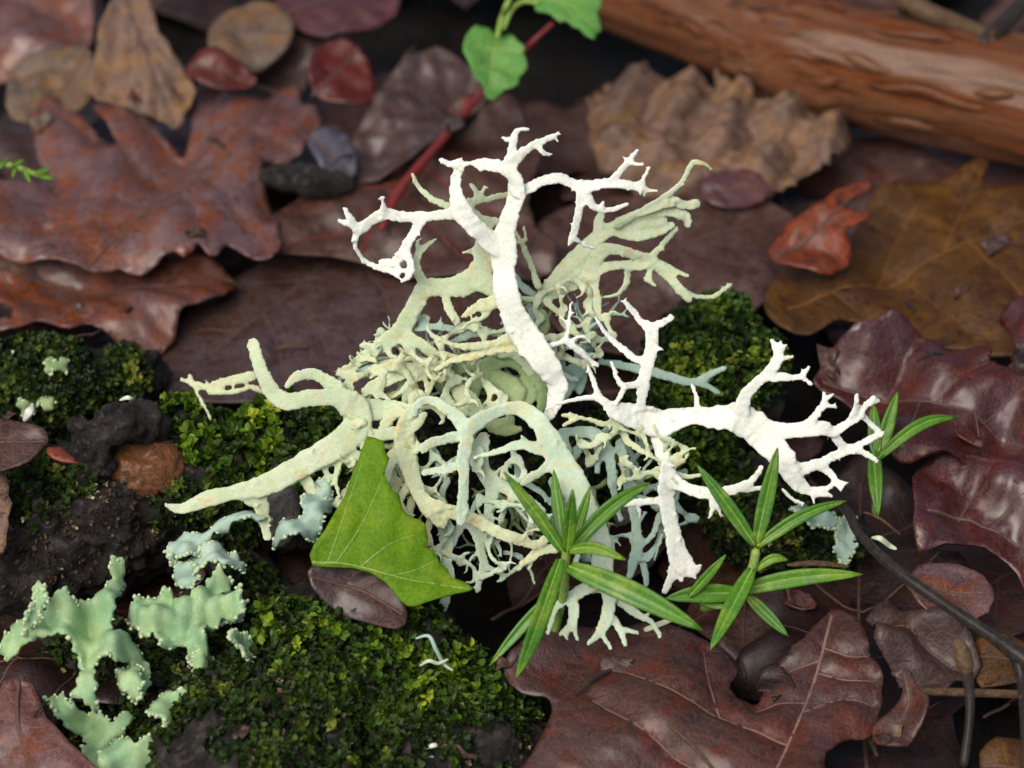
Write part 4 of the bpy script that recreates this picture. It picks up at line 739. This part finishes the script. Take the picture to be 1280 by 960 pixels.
sprig('tiny green moss sprig lying on the left edge of the purple oak leaf', None, [G(-25, 212, 14), G(10, 206, 15), G(40, 216, 15), G(62, 222, 15)],
  [(0,210,-28, 10,198,-26,7,0), (15,208,-28, 30,200,-26,7,0), (30,212,-28, 38,228,-26,8,0), (45,216,-28, 62,212,-26,8,0), (50,220,-28, 66,224,-26,8,0), (20,210,-28, 16,222,-26,7,0)], 'moss_sprig', .0003)
sprig('slender green grass blade beside the narrow dark leaf edge', None, [P(-20, 560, 2), P(-5, 565, 3)], [(-8,562,3, 13,577,4,7,0)], 'grass_tuft', .0003)

# ------------------------------------------------------------------ crumbs and small debris
def curl_bit(pts, w_, mat, label, name='lichen_crumb', cat='lichen'):
    c = catmull([P(*p) for p in pts], 6); r = np.sin(np.linspace(.5, 2.7, len(c)))*w_*PX*.5
    v, f = tube(c, r, r*.4, 8, nrm(-FWD+UP*.4)); o = mesh_obj(name, v, f, M[mat], None, c.mean(0)); return tag(o, label, cat)
curl_bit([(528,936,18),(540,932,19),(556,930,18)], 6, 'crumb', 'bright white curled crumb on the dark bark below the moss')
curl_bit([(536,946,18),(550,944,18),(560,934,18),(556,924,17)], 4, 'li_blue', 'thin pale hooked lichen thread round the white crumb')
curl_bit([(520,798,15),(536,795,16),(545,812,16),(555,830,15),(566,838,15)], 5, 'li_blue', 'pale green lichen strip draped on the moss cushion')
curl_bit([(525,832,15),(536,826,16),(548,829,15.5),(560,824,15)], 5, 'li_sage', 'cream lichen flake lying in the moss cushion')
curl_bit([(30,525,-8),(36,515,-7),(40,508,-8)], 12, 'crumb', 'white crumb on the shaded bark bank')
curl_bit([(150,500,-4),(160,497,-3),(170,502,-4)], 6, 'crumb', 'small pale chip above the dark wood chunk')
curl_bit([(1090,672,6),(1100,673,7),(1112,682,6),(1120,686,6)], 8, 'li_sage', 'cream papery scrap beside the black twig')
curl_bit([(1080,640,0),(1100,648,1),(1125,668,0)], 4, 'stick', 'thin tan stalk arching over the cream scrap', 'dry_stalk', 'stalk')
curl_bit([(985,706,0),(1020,704,1),(1060,708,0)], 8, 'stick', 'dry tan blade lying above the shoot at branch end', 'dry_stalk', 'stalk')
curl_bit([(780,950,6),(800,942,8),(826,940,6)], 20, 'li_yellow', 'yellowish lichen crumb lying on the chocolate oak leaf')
curl_bit([(800,790,8),(820,782,9),(850,770,8)], 8, 'li_yellow', 'pale straw stalk joining the two green shoots', 'dry_stalk', 'stalk')
# leaf scraps and needles strewn over whatever lies below them
bpy.context.view_layer.update(); DG = bpy.context.evaluated_depsgraph_get()
def drop(x, y):
    ok, loc, nor, _, ob, _ = SC.ray_cast(DG, Vector((x, y, .12)), Vector((0, 0, -1)))
    if not ok or (ob.parent and ob.parent.name.startswith('green_leaf')) or ob.name.split('.')[0] in ('frond', 'leaf', 'stem', 'lobe', 'soredia', 'midrib', 'moss_cushion', 'peeled_end', 'bark', 'bark_strip', 'lichen_crumb', 'knot'): return None
    return loc, nor
sp = []
for k, mt in enumerate(('umber', 'slate', 'oak2', 'greytan', 'filler', 'choc')):
    r_ = np.random.default_rng(k); nn_ = 9; a = np.sort(r_.uniform(0, 6.28, nn_)); ra = r_.uniform(1.2, 3.2, nn_); ol = np.stack([np.cos(a)*ra*1.4, np.sin(a)*ra], 1)
    o = make_leaf('leaf_fragment', 'small torn '+('umber', 'slate grey', 'rust brown', 'grey-tan', 'blackish', 'chocolate')[k]+' leaf fragment strewn on the litter', 'leaf fragment', ol, np.array([0., 0, .0004]), (0, 0, 1), M[mt], px_space=False, und_amp=.9, und_wl=5, edge=.6, smooth=2, step=.7, pucker=0, group='torn '+('umber', 'slate', 'rust', 'grey-tan', 'blackish', 'chocolate')[k]+' fragments')
    sp.append(o)
r_ = random.Random(11); cnt = 0; first = set()
while cnt < 52:
    x, y = G(r_.uniform(-120, 1400), r_.uniform(-80, 1040), 3)[:2]; hit = drop(x, y)
    if hit is None: 
        if r_.random() < .02: cnt += 1
        continue
    loc, nor = hit; k = r_.randrange(6); o = sp[k] if k not in first else copy_tree(sp[k]); first.add(k); cnt += 1
    nor = (nor if nor.z > 0 else -nor)+Vector((r_.uniform(-.35, .35), r_.uniform(-.35, .35), .4)); q = nor.normalized().to_track_quat('Z', 'Y')
    o.rotation_mode = 'QUATERNION'; from_z = Vector((0, 0, 1)); o.rotation_quaternion = q @ __import__('mathutils').Quaternion((0, 0, 1), r_.uniform(0, 6.28)); o.location = loc+Vector((0, 0, .0003)); sc_ = r_.uniform(.3, .85); o.scale = (sc_,)*3
for k in range(34):
    x, y = G(r_.uniform(-100, 1380), r_.uniform(-60, 1020), 3)[:2]; hit = drop(x, y)
    if hit is None: continue
    a = r_.uniform(0, 6.28); L = r_.uniform(.002, .007); h2 = drop(x+math.cos(a)*L, y+math.sin(a)*L)
    p0 = np.array(hit[0])+[0, 0, .0004]; p2 = np.array(h2[0])+[0, 0, .0005] if h2 and abs(h2[0].z-hit[0].z) < .003 else p0+[math.cos(a)*L, math.sin(a)*L, .0006]
    p1 = (p0+p2)/2+[0, 0, .0005]; rr = r_.uniform(.00012, .0003)
    mk = r_.choice(('stick', 'twig', 'twig')); cn = 'tan' if mk == 'stick' else 'dark'
    o = tubeobj('twig_bit', [p0, p1, p2], [rr, rr*1.1, rr*.6], M[mk], 'tiny '+cn+' dry stem bit strewn on the litter', 'twig bit', nv=6); o['group'] = 'tiny '+cn+' stem bits'
